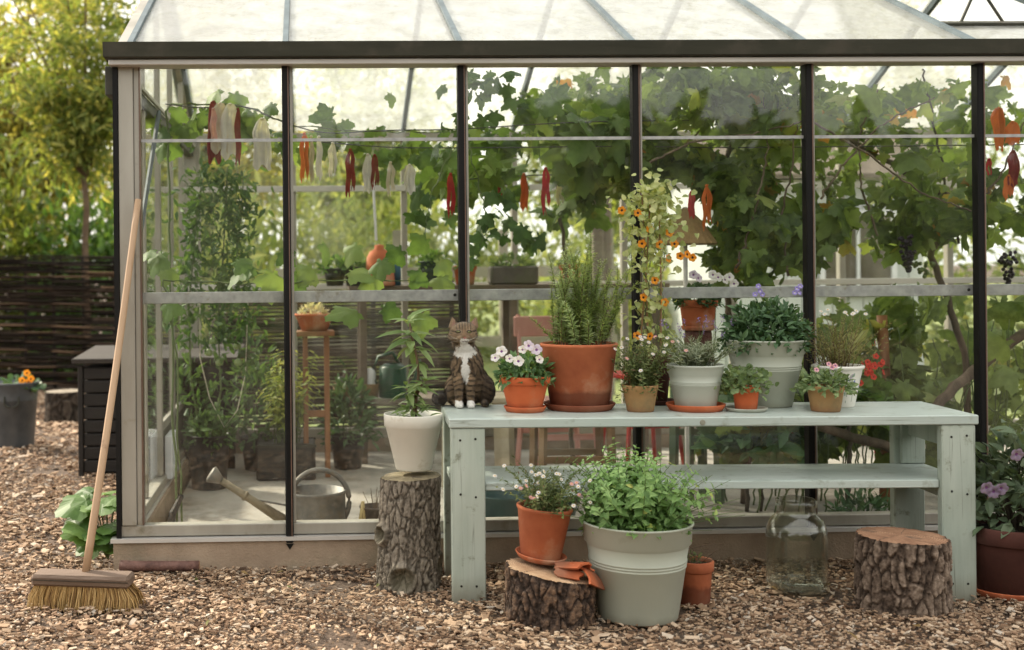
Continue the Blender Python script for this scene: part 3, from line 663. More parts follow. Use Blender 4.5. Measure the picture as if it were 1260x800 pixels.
bark_stump('tree_stump', 'short stump with deeply cracked bark and bare reddish cut top beside the glass jar', 2.235, -0.775, 0.164, 0.156, 0.285, 12, (0, 0), -0.03,
           ((0.035, 0.024, 0.018), (0.14, 0.10, 0.075), (0.34, 0.26, 0.20)), 0.0115, (27, 20), ((0.22, 0.105, 0.055), (0.44, 0.25, 0.145)), 0.02)
p_, s_ = at_z(75, 521)
bark_stump('tree_stump', 'old grey stump by the woven fence behind the dark box', p_.x, p_.y+0.15, 0.165, 0.16, 0.27, 21, (0, 0), 0.02, ((0.02, 0.016, 0.012), (0.06, 0.046, 0.036), (0.11, 0.09, 0.07)), 0.01, (14, 20), ((0.22, 0.18, 0.13), (0.34, 0.29, 0.22)))

# small log at the plinth
lgr = thing('log', 'thin reddish brown branch lying along the foot of the concrete plinth', 'log', (-0.53, -0.085, 0.030))
P = [(-0.17, 0.005, 0.004), (-0.1, 0, 0.002), (0, -0.004, 0.002), (0.09, 0.0, 0), (0.155, 0.002, 0.0)]
MB().tube(P, 0.0225, 0.020, 14).build('bark', pmat('reddish_bark', [(0.3, (0.075, 0.035, 0.028)), (0.7, (0.19, 0.10, 0.08))], 25, 0.7, 0.6, 60), lgr, True)
MB().lathe([(0, 0.002), (0.017, 0.001), (0.0195, -0.002)], 16).build('cut_face', pmat('cut_branch', g2((0.34, 0.19, 0.10)), 30, 0.8, 0.2), lgr, loc=(0.1555, 0.002, 0.0), rot=(0, PI/2, 0))

# dark box, bucket, fence
pb_, _ = at_z(97, 586)
box = thing('compost_box', 'dark brown slatted wooden box with a flat lid behind the greenhouse corner', 'box', (pb_.x, pb_.y, 0))
dk = pmat('dark_stained_wood', [(0.3, (0.011, 0.009, 0.008)), (0.7, (0.024, 0.019, 0.016))], 6, 0.7, 0.3, 40, stretch=(0.2, 1, 1))
w = MB()
for i in range(8): w.bbox(0.03, 0.92, 0.0, 0.75, 0.02+i*0.081, 0.094+i*0.081, 0.006)
w.build('side_boards', dk, box)
pc = MB()
for x in (0, 0.92): pc.bbox(x, x+0.03, -0.01, 0.03, 0, 0.672)
pc.build('corner_batten', dk, box)
LM = Matrix.Translation((0, 0, 0.688)) @ Matrix.Rotation(math.radians(2), 4, 'X')
MB().bbox(-0.03, 0.98, -0.04, 0.80, 0, 0.03, 0.004, M=LM).build('lid', pmat('grey_brown_lid', g2((0.034, 0.027, 0.022)), 7, 0.6, 0.3, stretch=(0.2, 1, 1)), box)

pk, sk = at_z(12, 553); bw = 25/sk
bucket = thing('bucket', 'galvanised metal bucket planted with an orange nasturtium by the woven fence', 'bucket', (pk.x, pk.y+bw, 0))
zinc = pmat('dull_zinc', [(0.3, (0.055, 0.06, 0.065)), (0.7, (0.12, 0.128, 0.135))], 6, 0.45, 0.1, metal=0.3)
H_ = 0.46
MB().lathe([(0, 0.0), (bw*0.93, 0), (bw*0.96, 0.02), (bw*1.12, H_*0.72), (bw*1.14, H_*0.73), (bw*1.13, H_*0.75), (bw*1.2, H_-0.012), (bw*1.235, H_), (bw*1.2, H_+0.004), (bw*1.05, 0.4)], 40).build('body', zinc, bucket, True)
MB().lathe([(0, 0.40), (bw*1.1, 0.40)], 24).build('soil', M['soil'], bucket)
hpts = [(bw*0.15 + 0.05*math.cos(a), -bw*1.13-0.012, 0.33+0.035*math.sin(a)) for a in np.linspace(PI, 2*PI, 9)]
MB().tube([(bw*0.15-0.05, -bw*1.13-0.004, 0.37)] + hpts + [(bw*0.15+0.05, -bw*1.13-0.004, 0.37)], 0.007, n=6).build('handle', M['gutter'], bucket)

# woven fence
fence = thing('woven_fence', 'dark woven willow hurdle fence below the yellow green tree', 'fence', (0, 0, 0))
r = R(17)
fa, _ = at_z(-60, 486); fb = Vector((-0.5, 7.35, 0)); fa = Vector((-4.9, 7.9, 0))
rods = MB()
for i in range(104):
    z = 0.02 + i*0.0131 + r.normal(0, 0.004)
    nseg = r.integers(1, 4); cuts = np.sort(np.concatenate([[0, 1], r.uniform(0.1, 0.9, nseg)]))
    for a, b in zip(cuts[:-1], cuts[1:]):
        ts = np.linspace(a-0.02, b+0.02, 26); ph = (i % 2)*PI
        q = np.array([fa.lerp(fb, float(t)) for t in ts])
        q[:, 1] += 0.028*np.sin(ts*4.4/0.34*PI + ph) + 0.012*(i % 3) ; q[:, 2] = z + 0.012*np.sin(ts*9 + i) + r.normal(0, 0.008)
        q[:, 2] += 0.02*np.sin(ts*5)
        rods.tube(q, r.uniform(0.007, 0.014), r.uniform(0.006, 0.011), 5)
rods.build('woven_rods', islandmat('dark_willow_rod', [(0, (0.008, 0.0055, 0.004)), (0.5, (0.020, 0.013, 0.009)), (0.8, (0.042, 0.027, 0.018)), (0.92, (0.11, 0.068, 0.042)), (1, (0.20, 0.125, 0.075))], 0.9, 0.3), fence, True)
for k in range(14):
    q = fa.lerp(fb, (k+0.5)/14); MB().tube([(q.x, q.y+0.065, -0.05), (q.x+r.normal(0, 0.01), q.y+0.065, 1.40)], 0.020, 0.015, 7).build('stake', dk, fence)
# ------------------------------------------------------------------ pots
def pot_profile(rt, rb, h, style):
    if style == 'terra':
        ri = rt*0.905; zb = h*0.76
        return [(0, 0), (rb*0.95, 0), (rb, 0.004), (ri-0.001, zb-0.003), (ri, zb), (rt-0.003, zb+0.001), (rt, zb+0.004), (rt+0.001, h-0.004), (rt-0.002, h), (rt-0.009, h), (rt-0.012, h-0.004), (rt*0.86, h*0.8)]
    if style == 'plain':
        return [(0, 0), (rb*0.96, 0), (rb, 0.004), (rt-0.004, h-0.016), (rt, h-0.012), (rt+0.0015, h-0.004), (rt-0.002, h), (rt-0.008, h), (rt-0.012, h-0.005), (rt*0.85, h*0.8)]
    if style == 'plastic':
        ri = rt*0.925; zb = h*0.775; s = (ri-rb)/zb
        f = lambda z: rb + s*z
        out = [(0, 0.004), (rb*0.9, 0.004), (rb*0.97, 0), (rb, 0.006)]
        for k in range(3):
            z = h*(0.555 + 0.03*k); out += [(f(z)-0.0002, z-0.004), (f(z)+0.0022, z-0.002), (f(z)+0.0022, z+0.002), (f(z)-0.0002, z+0.004)]
        out += [(ri, zb-0.004), (ri+0.001, zb), (rt*0.972, zb+0.006), (rt*0.99, h-0.010), (rt+0.003, h-0.007), (rt+0.004, h-0.002), (rt, h), (rt-0.005, h-0.001), (rt*0.93, h*0.8)]
        return out
    if style == 'banded':
        ri = rt*0.94; zb = h*0.77
        return [(0, 0), (rb*0.95, 0), (rb, 0.005), (ri, zb), (rt*0.985, zb+0.004), (rt, h-0.004), (rt-0.001, h), (rt-0.004, h), (rt*0.93, h*0.8)]

def pot(root, rt, rb, h, style, mat, soil=True, wob=0.0):
    o = MB().lathe(pot_profile(rt, rb, h, style), 56, wob=wob).build('pot', mat, root, True)
    if soil:
        MB().lathe([(0, h*0.9+0.006), (rt*0.5, h*0.9+0.003), (rt*0.90, h*0.89)], 20, wob=0.01).build('soil', M['soil'], root)
    return o

def place(bx, by, zs, botw):
    p, s = at_z(bx, by, zs); rb = botw/2/s
    c = Vector((at_y(bx, by, p.y + rb)[0].x, p.y + rb, zs)); s2 = F/(c.y + DC)
    return c, s2

def potted(name, label, bx, by, zs, rimw, botw, hpx, mat, style='terra', cat='potted plant', group=None, tilt=0, dx=0):
    c, s = place(bx, by, zs, botw)
    root = thing(name, label, cat, c, 0, group)
    rt, rb, h = rimw/2/s, botw/2/s, hpx/s
    pot(root, rt, rb, h, style, mat)
    return root, rt, h, s

def saucer(label, bx, by, zs, w, h, mat, up=0.0):
    c, s = place(bx, by, zs, w*0.92)
    rt = w/2/s; rb = rt*0.9
    o = MB().lathe([(0, 0), (rb*0.97, 0), (rb, 0.003), (rt, h-0.003), (rt-0.001, h), (rt-0.006, h), (rt-0.009, h-0.004), (rb-0.008, 0.0065), (0, 0.006)], 56).build('saucer', mat, None, True, loc=c)
    tag(o, label, 'saucer'); return o, c

# ------------------------------------------------------------------ plants
L = {}
L['rosemary'] = leafmat('rosemary_leaf', [(0, (0.14, 0.21, 0.08)), (0.5, (0.27, 0.35, 0.15)), (1, (0.44, 0.50, 0.28))], 0.6, 0.35)
L['petunia'] = leafmat('petunia_leaf', [(0, (0.05, 0.11, 0.045)), (0.6, (0.10, 0.18, 0.075)), (1, (0.15, 0.24, 0.11))])
L['fleabane'] = leafmat('fleabane_leaf', [(0, (0.05, 0.085, 0.03)), (0.5, (0.10, 0.14, 0.05)), (0.9, (0.17, 0.19, 0.08)), (1, (0.14, 0.07, 0.05))])
L['climber'] = leafmat('pale_climber_leaf', [(0, (0.20, 0.26, 0.09)), (0.5, (0.34, 0.38, 0.17)), (1, (0.52, 0.53, 0.32))], 0.6, 0.35)
L['lavender'] = leafmat('lavender_leaf', [(0, (0.12, 0.15, 0.095)), (0.6, (0.22, 0.25, 0.17)), (1, (0.31, 0.33, 0.23))], 0.7, 0.2)
L['dark'] = leafmat('dark_green_leaf', [(0, (0.030, 0.07, 0.032)), (0.6, (0.065, 0.125, 0.055)), (1, (0.11, 0.18, 0.085))], 0.45, 0.25)
L['trail'] = leafmat('grey_green_trailing_leaf', [(0, (0.08, 0.13, 0.055)), (0.6, (0.15, 0.21, 0.095)), (1, (0.24, 0.30, 0.15))], 0.55, 0.3)
L['mint'] = leafmat('mint_leaf', [(0, (0.07, 0.15, 0.045)), (0.5, (0.14, 0.25, 0.085)), (0.97, (0.25, 0.38, 0.15)), (1, (0.40, 0.38, 0.10))], 0.5, 0.35)
L['oleander'] = leafmat('oleander_leaf', [(0, (0.075, 0.13, 0.04)), (0.6, (0.15, 0.215, 0.08)), (1, (0.24, 0.30, 0.13))], 0.4, 0.3)
L['hydrangea'] = leafmat('grey_green_broad_leaf', [(0, (0.055, 0.085, 0.045)), (0.6, (0.10, 0.14, 0.08)), (1, (0.17, 0.20, 0.13))], 0.45, 0.25)
L['bright'] = leafmat('bright_green_leaf', [(0, (0.045, 0.10, 0.025)), (0.6, (0.095, 0.175, 0.045)), (1, (0.16, 0.25, 0.075))], 0.5, 0.35)
def fmat(name, c, rough=0.6): return leafmat(name, [(0, tuple(x*0.85 for x in c)), (1, c)], rough, 0.3, 1.1)
FM = dict(white=fmat('white_petal', (0.78, 0.74, 0.76)), lilac=fmat('lilac_petal', (0.62, 0.52, 0.68)), purple=fmat('purple_throat', (0.20, 0.08, 0.26)), orange=fmat('orange_petal', (0.80, 0.27, 0.025)), dark=fmat('dark_flower_eye', (0.03, 0.012, 0.015)),
          yellow=fmat('yellow_flower_eye', (0.65, 0.42, 0.05)), violet=fmat('violet_petal', (0.28, 0.24, 0.58)), pink=fmat('pink_petal', (0.72, 0.36, 0.40)), red=fmat('red_petal', (0.62, 0.05, 0.03)), mauve=fmat('mauve_petal', (0.27, 0.21, 0.32)), lav=fmat('lavender_flower', (0.24, 0.18, 0.38)))

def petal_flower(n, r, rin, cup, m_out, m_in, name, throat=0.35):
    mb = MB(); k = n*6; a = np.linspace(0, 2*PI, k, endpoint=False)
    rr = r*(0.80 + 0.20*np.abs(np.cos(a*n/2))**0.6)
    ring = lambda q, z: np.stack([q*np.cos(a), q*np.sin(a), np.full(k, z) + 0.05*r*np.sin(a*n)], -1)
    V = np.vstack([[0, 0, -cup*0.8], ring(np.full(k, rin), -cup*0.35), ring(rr*0.7, 0), ring(rr, -cup*0.1)])
    i = np.arange(k); j = (i+1) % k
    mb.add(V, np.stack([0*i, 1+i, 1+j], -1), 1)
    q = np.vstack([np.stack([1+i, 1+k+i, 1+k+j, 1+j], -1), np.stack([1+k+i, 1+2*k+i, 1+2*k+j, 1+k+j], -1)])
    mb.f[4].append(q); mb.m[4].append(np.zeros(len(q), int))
    return mb.mesh(name, [m_out, m_in], True)
def daisy_mesh(name, mo, mi):
    mb = MB(); a = np.linspace(0, 2*PI, 13, endpoint=False)
    D = np.stack([np.cos(a), np.sin(a), 0*a+0.1], -1)
    mb.inst(OVN, D*0.0018, D, np.tile([0, 0, 1.0], (13, 1)), 0.0078, 0, 0.8)
    mb.lathe([(0, 0.0022), (0.002, 0.0016), (0.0028, 0)], 8, 1)
    return mb.mesh(name, [mo, mi])
FL = dict(petunia=petal_flower(5, 0.025, 0.0055, 0.014, FM['white'], FM['purple'], 'petunia'), petunia_lilac=petal_flower(5, 0.025, 0.006, 0.014, FM['lilac'], FM['purple'], 'petunia'),
          thun=petal_flower(5, 0.021, 0.006, 0.006, FM['orange'], FM['dark'], 'orange_flower'), daisy=daisy_mesh('daisy', FM['white'], FM['yellow']), pinkd=daisy_mesh('daisy', FM['pink'], FM['yellow']),
          pink=petal_flower(5, 0.013, 0.004, 0.004, FM['pink'], FM['purple'], 'pink_flower'), violet=petal_flower(5, 0.012, 0.003, 0.01, FM['violet'], FM['white'], 'violet_flower'), orange=petal_flower(5, 0.032, 0.008, 0.015, FM['orange'], FM['dark'], 'orange_flower'),
          red=petal_flower(5, 0.02, 0.004, 0.006, FM['red'], FM['dark'], 'red_flower'), mauve=petal_flower(5, 0.026, 0.006, 0.02, FM['mauve'], FM['purple'], 'mauve_flower'))

def put_flower(root, key, p, d=(0, -1, 0.3), sc=1.0, name='flower'):
    q = Vector(d).to_track_quat('Z', 'Y').to_euler()
    return share(name, FL[key], root, p, q, sc)

def mound(root, z0, rx_, hz, n, leaf, tm, size, seed, stems=12, droop=0.0, ry_=None, up=0.6, core=0.55, wid=1.0, stemmat='stem', cx=0.0, cyy=0.0, jit=0.25, rag=0.25, name='foliage'):
    r = R(seed); ry_ = rx_ if ry_ is None else ry_
    d = rdir(r, n, 0.35); d[:, 2] = np.abs(d[:, 2])*1.0 - droop*r.random(n)
    rad = r.uniform(core, 1.0, n)**0.7
    lum = 1 + rag*np.array([mnoise.noise((v[0]*2.2+seed, v[1]*2.2, v[2]*2.2)) for v in d]) + r.normal(0, 0.05, n)
    P = d*np.array([rx_, ry_, hz])*(rad*lum)[:, None]; P[:, 2] += z0; P[:, 0] += cx; P[:, 1] += cyy
    out = nrm(d + r.normal(0, 0.55, (n, 3)) + np.array([0, 0, 0.15])); nn = nrm(d*0.6 + np.array([0, -0.1, up]) + r.normal(0, 0.35, (n, 3)))
    mb = MB(); mb.inst(tm, P, out, nn, size*r.uniform(1-jit*1.6, 1+jit, n), 0, wid)
    sm = MB()
    k = r.choice(n, min(stems, n), replace=False)
    for i in k:
        b = np.array([cx*0.6+P[i, 0]*0.25, cyy*0.6+P[i, 1]*0.25, z0-0.03]); mid = (b+P[i])/2 + np.array([0, 0, 0.15*hz])
        sm.tube([b, mid, P[i]], 0.0024, 0.0012, 5)
    if stems: sm.build('stems', M[stemmat], root, kind='stuff')
    return mb.build(name, leaf, root), P, d

def stems_plant(root, base_r, z0, specs, leaf, tm, lsize, seed, pairs=None, spacing=0.02, r0=0.0025, lean=0.3, stemmat='stem', wid=1.0, leafup=0.35, start=0.12, taper=0.5, whorl=2, jit=0.25, center=(0, 0), bend=0.05):
    """upright stems: specs = [(height, outward lean x, y)]; leaves set in whorls up each"""
    r = R(seed); sm = MB(); lf = MB(); P = []; D = []; NN = []; SZ = []; tips = []
    for (h, lx, ly) in specs:
        a = r.uniform(0, 2*PI); q = base_r*math.sqrt(r.random())
        b = np.array([center[0] + q*math.cos(a)*0.6 + lx*0.25, center[1] + q*math.sin(a)*0.6 + ly*0.25, z0])
        t = np.linspace(0, 1, 9)[:, None]
        top = b + np.array([lx, ly, h]); c = (b+top)/2 + np.array([r.normal(0, bend*h), r.normal(0, bend*h), 0.08*h]) - np.array([lx*0.25, ly*0.25, 0])
        pts = (1-t)**2*b + 2*t*(1-t)*c + t*t*top
        sm.tube(pts, r0*r.uniform(0.8, 1.2), r0*0.4, 5, cap=False); tips.append(pts[-1])
        ln = h*1.05; m = max(2, int(ln*(1-start)/spacing)); az = r.uniform(0, PI)
        for k in range(m):
            f = start + (1-start)*(k+0.5*r.random())/m; j = f*8; i0 = min(7, int(j)); pp = pts[i0] + (pts[i0+1]-pts[i0])*(j-i0)
            T = nrm(pts[i0+1]-pts[i0])
            for w in range(whorl):
                aa = az + w*2*PI/whorl + r.normal(0, 0.25)
                o = np.array([math.cos(aa), math.sin(aa), 0.0]); o = nrm(o - T*(o@T)); dd = nrm(o + T*(leafup + r.normal(0, 0.2)))
                P.append(pp); D.append(dd); NN.append(nrm(T*1.0 - o*0.2 + np.array([0, -0.15, 0.4]))); SZ.append(lsize*(1 - taper*max(0, (f-0.55)/0.45))*r.uniform(1-jit, 1+jit))
            az += PI/2 + r.normal(0, 0.2) if whorl < 4 else 0.9
    sm.build('stems', M[stemmat], root, kind='stuff'); lf.inst(tm, P, D, NN, np.array(SZ), 0, wid); lf.build('foliage', leaf, root)
    return tips

Z = BT
# --- bench: orange pot of white petunias
sc_, c_ = saucer('bright orange saucer under the petunia pot beside the cat', 646, 509, Z, 52, 0.022, M['terra_new'])
pt, rt, h, s = potted('petunia_pot', 'small bright orange clay pot of white and lilac petunias beside the cat', 646, 504, Z+0.008, 62, 41, 41, M['terra_new'])
pt.location.xy = c_.xy
mound(pt, h*0.85, 0.105, 0.105, 420, L['petunia'], OVATE, 0.034, 31, 14, 0.12)
for k, (px_, py_) in enumerate(((617, 432), (638, 444), (651, 425), (660, 430), (627, 441), (664, 442), (609, 440), (643, 430))):
    w_, _ = at_y(px_, py_, pt.location.y-0.10); put_flower(pt, 'petunia_lilac' if k in (2, 3) else 'petunia', w_-pt.location, (0.3*(k % 3-1), -1, 0.5), 0.92 if k < 4 else 0.72)
# --- rosemary
sc_, c_ = saucer('wide clay saucer under the big rosemary pot', 713, 508, Z, 88, 0.026, M['terra_old'])
pt, rt, h, s = potted('rosemary_pot', 'large stained terracotta pot of tall rosemary standing on the bench', 714, 502, Z+0.008, 93, 70, 78, M['terra_old'], 'plain')
pt.location.xy = c_.xy
r = R(41)
specs = [(0.40, -0.085, 0.0), (0.42, 0.05, 0.02), (0.44, 0.07, -0.03), (0.38, 0.02, 0.04), (0.36, 0.09, 0.03), (0.33, -0.08, -0.04), (0.41, 0.085, -0.01), (0.33, 0.0, -0.05), (0.38, 0.11, 0.0), (0.36, -0.07, 0.05), (0.42, -0.085, 0.02), (0.28, 0.0, -0.07), (0.33, 0.03, -0.06), (0.35, 0.125, 0.02), (0.40, 0.035, 0.0), (0.36, 0.06, -0.05), (0.38, -0.075, -0.02)]
specs = [(a_, b_*1.1+0.01, c_) for a_, b_, c_ in specs] + [(r.uniform(0.10, 0.30)+0.09*(i_ % 5 == 0), r.normal(0.03, 0.085), r.normal(0, 0.05)) for i_ in range(40)]
specs = [(a_*r.uniform(0.92, 1.06), b_*0.85, c_*0.8) for a_, b_, c_ in specs]
stems_plant(pt, rt*1.15, h*0.9, specs, L['rosemary'], NEED, 0.029, 42, spacing=0.0062, r0=0.0022, whorl=5, leafup=0.28, start=0.10, taper=0.45, wid=1.9, bend=0.09, jit=0.35, stemmat='woodstem')
# --- fleabane in tan pot
def fleabane(pt, rt, h, n, hh, spread, seed, nd=16, colr=('daisy', 'pinkd')):
    r = R(seed)
    specs = [(r.uniform(0.4, 1)*hh, r.normal(0, spread), r.normal(0, spread)-0.01) for _ in range(n)]
    tips = stems_plant(pt, rt*0.6, h*0.88, specs, L['fleabane'], OVN, 0.018, seed, spacing=0.012, r0=0.0011, whorl=2, leafup=0.8, start=0.05, taper=0.2, bend=0.12)
    k = sorted(range(n), key=lambda i: -tips[i][2]+tips[i][1]*1.2)[:nd]
    for i, q in enumerate(k): put_flower(pt, colr[1] if i % 4 == 3 else colr[0], tuple(tips[q] + np.array([0, 0, 0.004])), (r.normal(0, 0.4), -0.7, 0.8), 1.0)
pt, rt, h, s = potted('daisy_pot', 'small mustard tan pot of bushy little daisies beside the rosemary', 788, 508, Z, 44, 33, 33, M['tan'], 'banded')
fleabane(pt, rt, h, 90, 0.20, 0.055, 51, 18)
mound(pt, h*0.85, 0.085, 0.12, 260, L['fleabane'], OVN, 0.02, 52, 0, 0.5, name='lower_foliage')
# --- climber with canes
sc_, c_ = saucer('dark clay saucer under the cane climber pot', 805, 499.5, Z, 52, 0.018, M['terra_dark'])
pt, rt, h, s = potted('climbing_plant_pot', 'dark red pot with two canes and a pale leaved climber with orange flowers', 807, 497, Z+0.008, 46, 34, 58, M['terra_dark'])
pt.location = Vector((c_.x, c_.y+0.01, Z+0.007))
y_ = pt.location.y
can = []
for (a, b) in (((786, 462), (800, 250)), ((813, 440), (811, 255)), ((798, 455), (790, 240))):
    A, _ = at_y(a[0], a[1], y_-0.02); B, _ = at_y(b[0], b[1], y_-0.02); A = A-pt.location; B = B-pt.location; A.z = h*0.85
    can.append((np.array(A), np.array(B))); MB().tube([tuple(A), tuple((A+B)/2+Vector((0.004, 0, 0))), tuple(B)], 0.0045, 0.0035, 7).build('cane', M['cane'], pt)
r = R(61); P = []; D = []; NN = []
vs = MB()
for ci in range(3):
    A, B = can[ci]
    for k in range(3):
        t = np.linspace(0, 1.03, 40); ph = r.uniform(0, 6)
        q = A + (B-A)*t[:, None] + np.stack([0.018*np.sin(t*20+ph), 0.018*np.cos(t*20+ph), 0*t], -1)*(0.6+0.8*t)[:, None]
        vs.tube(q, 0.0012, 0.001, 4, cap=False)
        for tt_ in r.uniform(0.08, 1.03, 78 if k else 62):
            dens = 0.42 + 0.40*(tt_ > 0.62)
            if r.random() > dens: continue
            i = min(39, int(tt_*38)); P.append(q[i] + r.normal(0, 0.036, 3)*(0.8+0.6*(tt_ > 0.65))); D.append(nrm(r.normal(0, 1, 3)+[0, -0.3, 0])); NN.append(nrm(np.array([0, -0.7, 0.6])+r.normal(0, 0.4, 3)))
topc = [at_y(px_, py_, y_-0.03)[0] - pt.location for px_, py_ in ((800, 240), (812, 250), (795, 228), (818, 262), (790, 250), (808, 232), (822, 280), (775, 262))]
for cc in topc:
    m_ = 26; P += list(np.array(cc) + r.normal(0, 0.034, (m_, 3))); D += list(rdir(r, m_)); NN += list(nrm(np.array([0, -0.7, 0.6]) + r.normal(0, 0.4, (m_, 3))))
vs.build('stems', M['stem'], pt, kind='stuff')
MB().inst(tleaf(0.75, 0.15, 0.15, 0.2), P, D, NN, R(62).uniform(0.022, 0.036, len(P))).build('foliage', L['climber'], pt)
for (px_, py_) in ((800, 282), (824, 286), (823, 318), (837, 315), (846, 313), (765, 259), (785, 262), (784, 413), (800, 414), (792, 366), (812, 301), (790, 300), (852, 317), (806, 345), (818, 372), (830, 300)):
    w_, _ = at_y(px_, py_, y_-0.06); put_flower(pt, 'thun', w_-pt.location, (r.normal(0, 0.3), -1, r.normal(0.1, 0.2)), 0.85)
# --- lavender in pale grey pot, orange saucer
sc_, c_ = saucer('orange clay saucer under the pale grey lavender pot', 856, 508.5, Z, 72, 0.026, M['terra_new'])
pt, rt, h, s = potted('lavender_pot', 'pale grey plastic pot of grey green lavender standing in an orange saucer', 857, 500, Z+0.008, 67, 48, 53, M['greypot_pale'], 'plastic')
pt.location.xy = c_.xy
r = R(71)
specs = [(r.uniform(0.05, 0.13), r.normal(0, 0.055), r.normal(-0.01, 0.05)) for _ in range(120)]
stems_plant(pt, rt*0.7, h*0.88, specs, L['lavender'], NEED, 0.026, 72, spacing=0.009, r0=0.0012, whorl=2, leafup=0.7, wid=1.6)
sp = MB()
fs = MB()
for k in range(16):
    b = np.array([r.normal(0, 0.03), r.normal(-0.01, 0.03), h*0.9]); t_ = b + np.array([r.normal(0, 0.06), r.normal(-0.02, 0.04), r.uniform(0.12, 0.20)])
    sp.tube([b, (b+t_)/2 + r.normal(0, 0.006, 3), t_], 0.0009, 0.0007, 4, cap=False)
    m_ = 14; f_ = r.uniform(0, 0.03, m_); fs.inst(OVATE, t_ + np.array([0, 0, -0.012]) + np.stack([r.normal(0, 0.003, m_), r.normal(0, 0.003, m_), f_], -1), rdir(r, m_, 0.5), rdir(r, m_), 0.008)
sp.build('flower_stalks', M['stem'], pt, kind='stuff'); fs.build('flower_spikes', FM['lav'], pt, kind='stuff')
# --- petunia on upturned pot
c0, s0 = place(866, 484, Z, 46)
blk = MB().lathe([(0, 0.275), (0.055, 0.275), (0.058, 0.271), (0.074, 0.05), (0.083, 0.05), (0.084, 0.0), (0.074, 0), (0.07, 0.04), (0.05, 0.262), (0, 0.262)], 44)
ub, _ = at_z(866, 484, Z)
up_ = blk.build('upturned_pot', M['terra_dark'], None, True, loc=(ub.x, ub.y+0.07, Z)); tag(up_, 'dark upturned clay pot used as a stand behind the lavender', 'plant pot')
zt = Z+0.2755
sc2 = MB().lathe([(0, 0), (0.066, 0), (0.068, 0.003), (0.074, 0.016), (0.073, 0.019), (0.068, 0.018), (0.064, 0.0065), (0, 0.006)], 44).build('saucer', M['terra'], None, True, loc=(ub.x, ub.y+0.07, zt)); tag(sc2, 'clay saucer raised on the dark upturned pot', 'saucer')
pt = thing('petunia_pot', 'raised terracotta pot of drooping purple veined petunias above the lavender', 'potted plant', (ub.x, ub.y+0.07, zt+0.007))
rt, h = 0.086, 0.128; pot(pt, rt, 0.066, h, 'terra', M['terra'])
mound(pt, h*0.85, 0.105, 0.085, 380, L['dark'], OVATE, 0.034, 81, 12, 0.15)
for k, (px_, py_) in enumerate(((853, 338), (884, 341), (893, 344), (903, 349), (898, 341), (860, 342), (877, 338))):
    w_, _ = at_y(px_, py_, pt.location.y-0.08); put_flower(pt, 'petunia_lilac' if k in (0, 5) else 'petunia', w_-pt.location, (0.5*(k % 3-1), -1, 0.3), 0.85)
# --- big grey pot of dark bush
pt, rt, h, s = potted('bellflower_pot', 'big grey green plastic pot of dark leaved bellflower with violet blooms', 950, 503, Z, 96, 62, 83, M['greypot'], 'plastic')
pt.location += Vector((-0.02, 0.01, 0))
mound(pt, h*0.85, 0.165, 0.19, 1600, L['dark'], OVATE, 0.034, 91, 40, 0.06, ry_=0.15)
r = R(92)
for (px_, py_) in ((935, 358), (938, 362), (929, 362), (933, 352), (981, 355), (984, 360), (978, 360), (985, 352)):
    w_, _ = at_y(px_, py_, pt.location.y-0.08); put_flower(pt, 'violet', w_-pt.location, (r.normal(0, 0.4), -1, 0.4), 0.9)
# --- small terracotta trailing plant on grey saucer
sc_, c_ = saucer('pale grey saucer under the tiny terracotta pot of trailing green', 918, 508.5, Z, 52, 0.014, M['greypot_pale'])
pt, rt, h, s = potted('trailing_plant_pot', 'tiny bright terracotta pot with grey green trailing leaves on a grey saucer', 921, 502, Z+0.007, 34, 26, 28, M['terra_new'])
pt.location.xy = c_.xy
mound(pt, h*0.95, 0.105, 0.075, 300, L['trail'], tround(8, 0.3), 0.021, 101, 20, 0.30, rag=0.7)
# --- tan pot with green plant and pink flowers
pt, rt, h, s = potted('verbena_pot', 'tan clay pot of low green leaves with a few pink flowers near the bench end', 1016, 508, Z, 45, 35, 32, M['tan'], 'banded')
mound(pt, h*0.85, 0.105, 0.075, 400, L['trail'], OVATE, 0.027, 111, 14, 0.22)
for (px_, py_) in ((1020, 448), (1024, 452), (1028, 450), (1005, 455)):
    w_, _ = at_y(px_, py_, pt.location.y-0.05); put_flower(pt, 'pink', w_-pt.location, (0, -1, 0.5), 0.8)
# --- white patterned pot
m, t, out = nt('white_pot_with_blue_sprigs')
a_ = N(t, 'Attribute', attribute_name='col'); b_ = N(t, 'BsdfPrincipled'); b_.inputs['Roughness'].default_value = 0.3
t.links.new(mixc(t, noise(t, coords(t), 8, 4), a_.outputs['Color'], mixc(t, 1.0, a_.outputs['Color'], (0.9, 0.88, 0.82), 'MULTIPLY')), b_.inputs['Base Color']); t.links.new(b_.outputs[0], out.inputs[0])
c, s = place(1034, 503, Z, 36); c += Vector((0, 0.02, 0))
pt = thing('painted_pot', 'white ceramic pot painted with blue sprigs holding a dry twiggy daisy plant', 'potted plant', c)
rt, rb, h = 31/s, 19/s, 52/s
prof = np.array(pot_profile(rt, rb, h, 'plain')); zz = np.linspace(0.004, h-0.016, 60); pr = [(0, 0), (rb*0.96, 0)] + [(rb+(rt-0.004-rb)*(z/h), z) for z in zz] + [tuple(q) for q in prof[4:]]
mb = MB().lathe(pr, 160); V = mb.v[0]; Cc = np.tile([0.72, 0.71, 0.67], (len(V), 1)); r = R(121)
ang = np.arctan2(V[:, 1], V[:, 0])
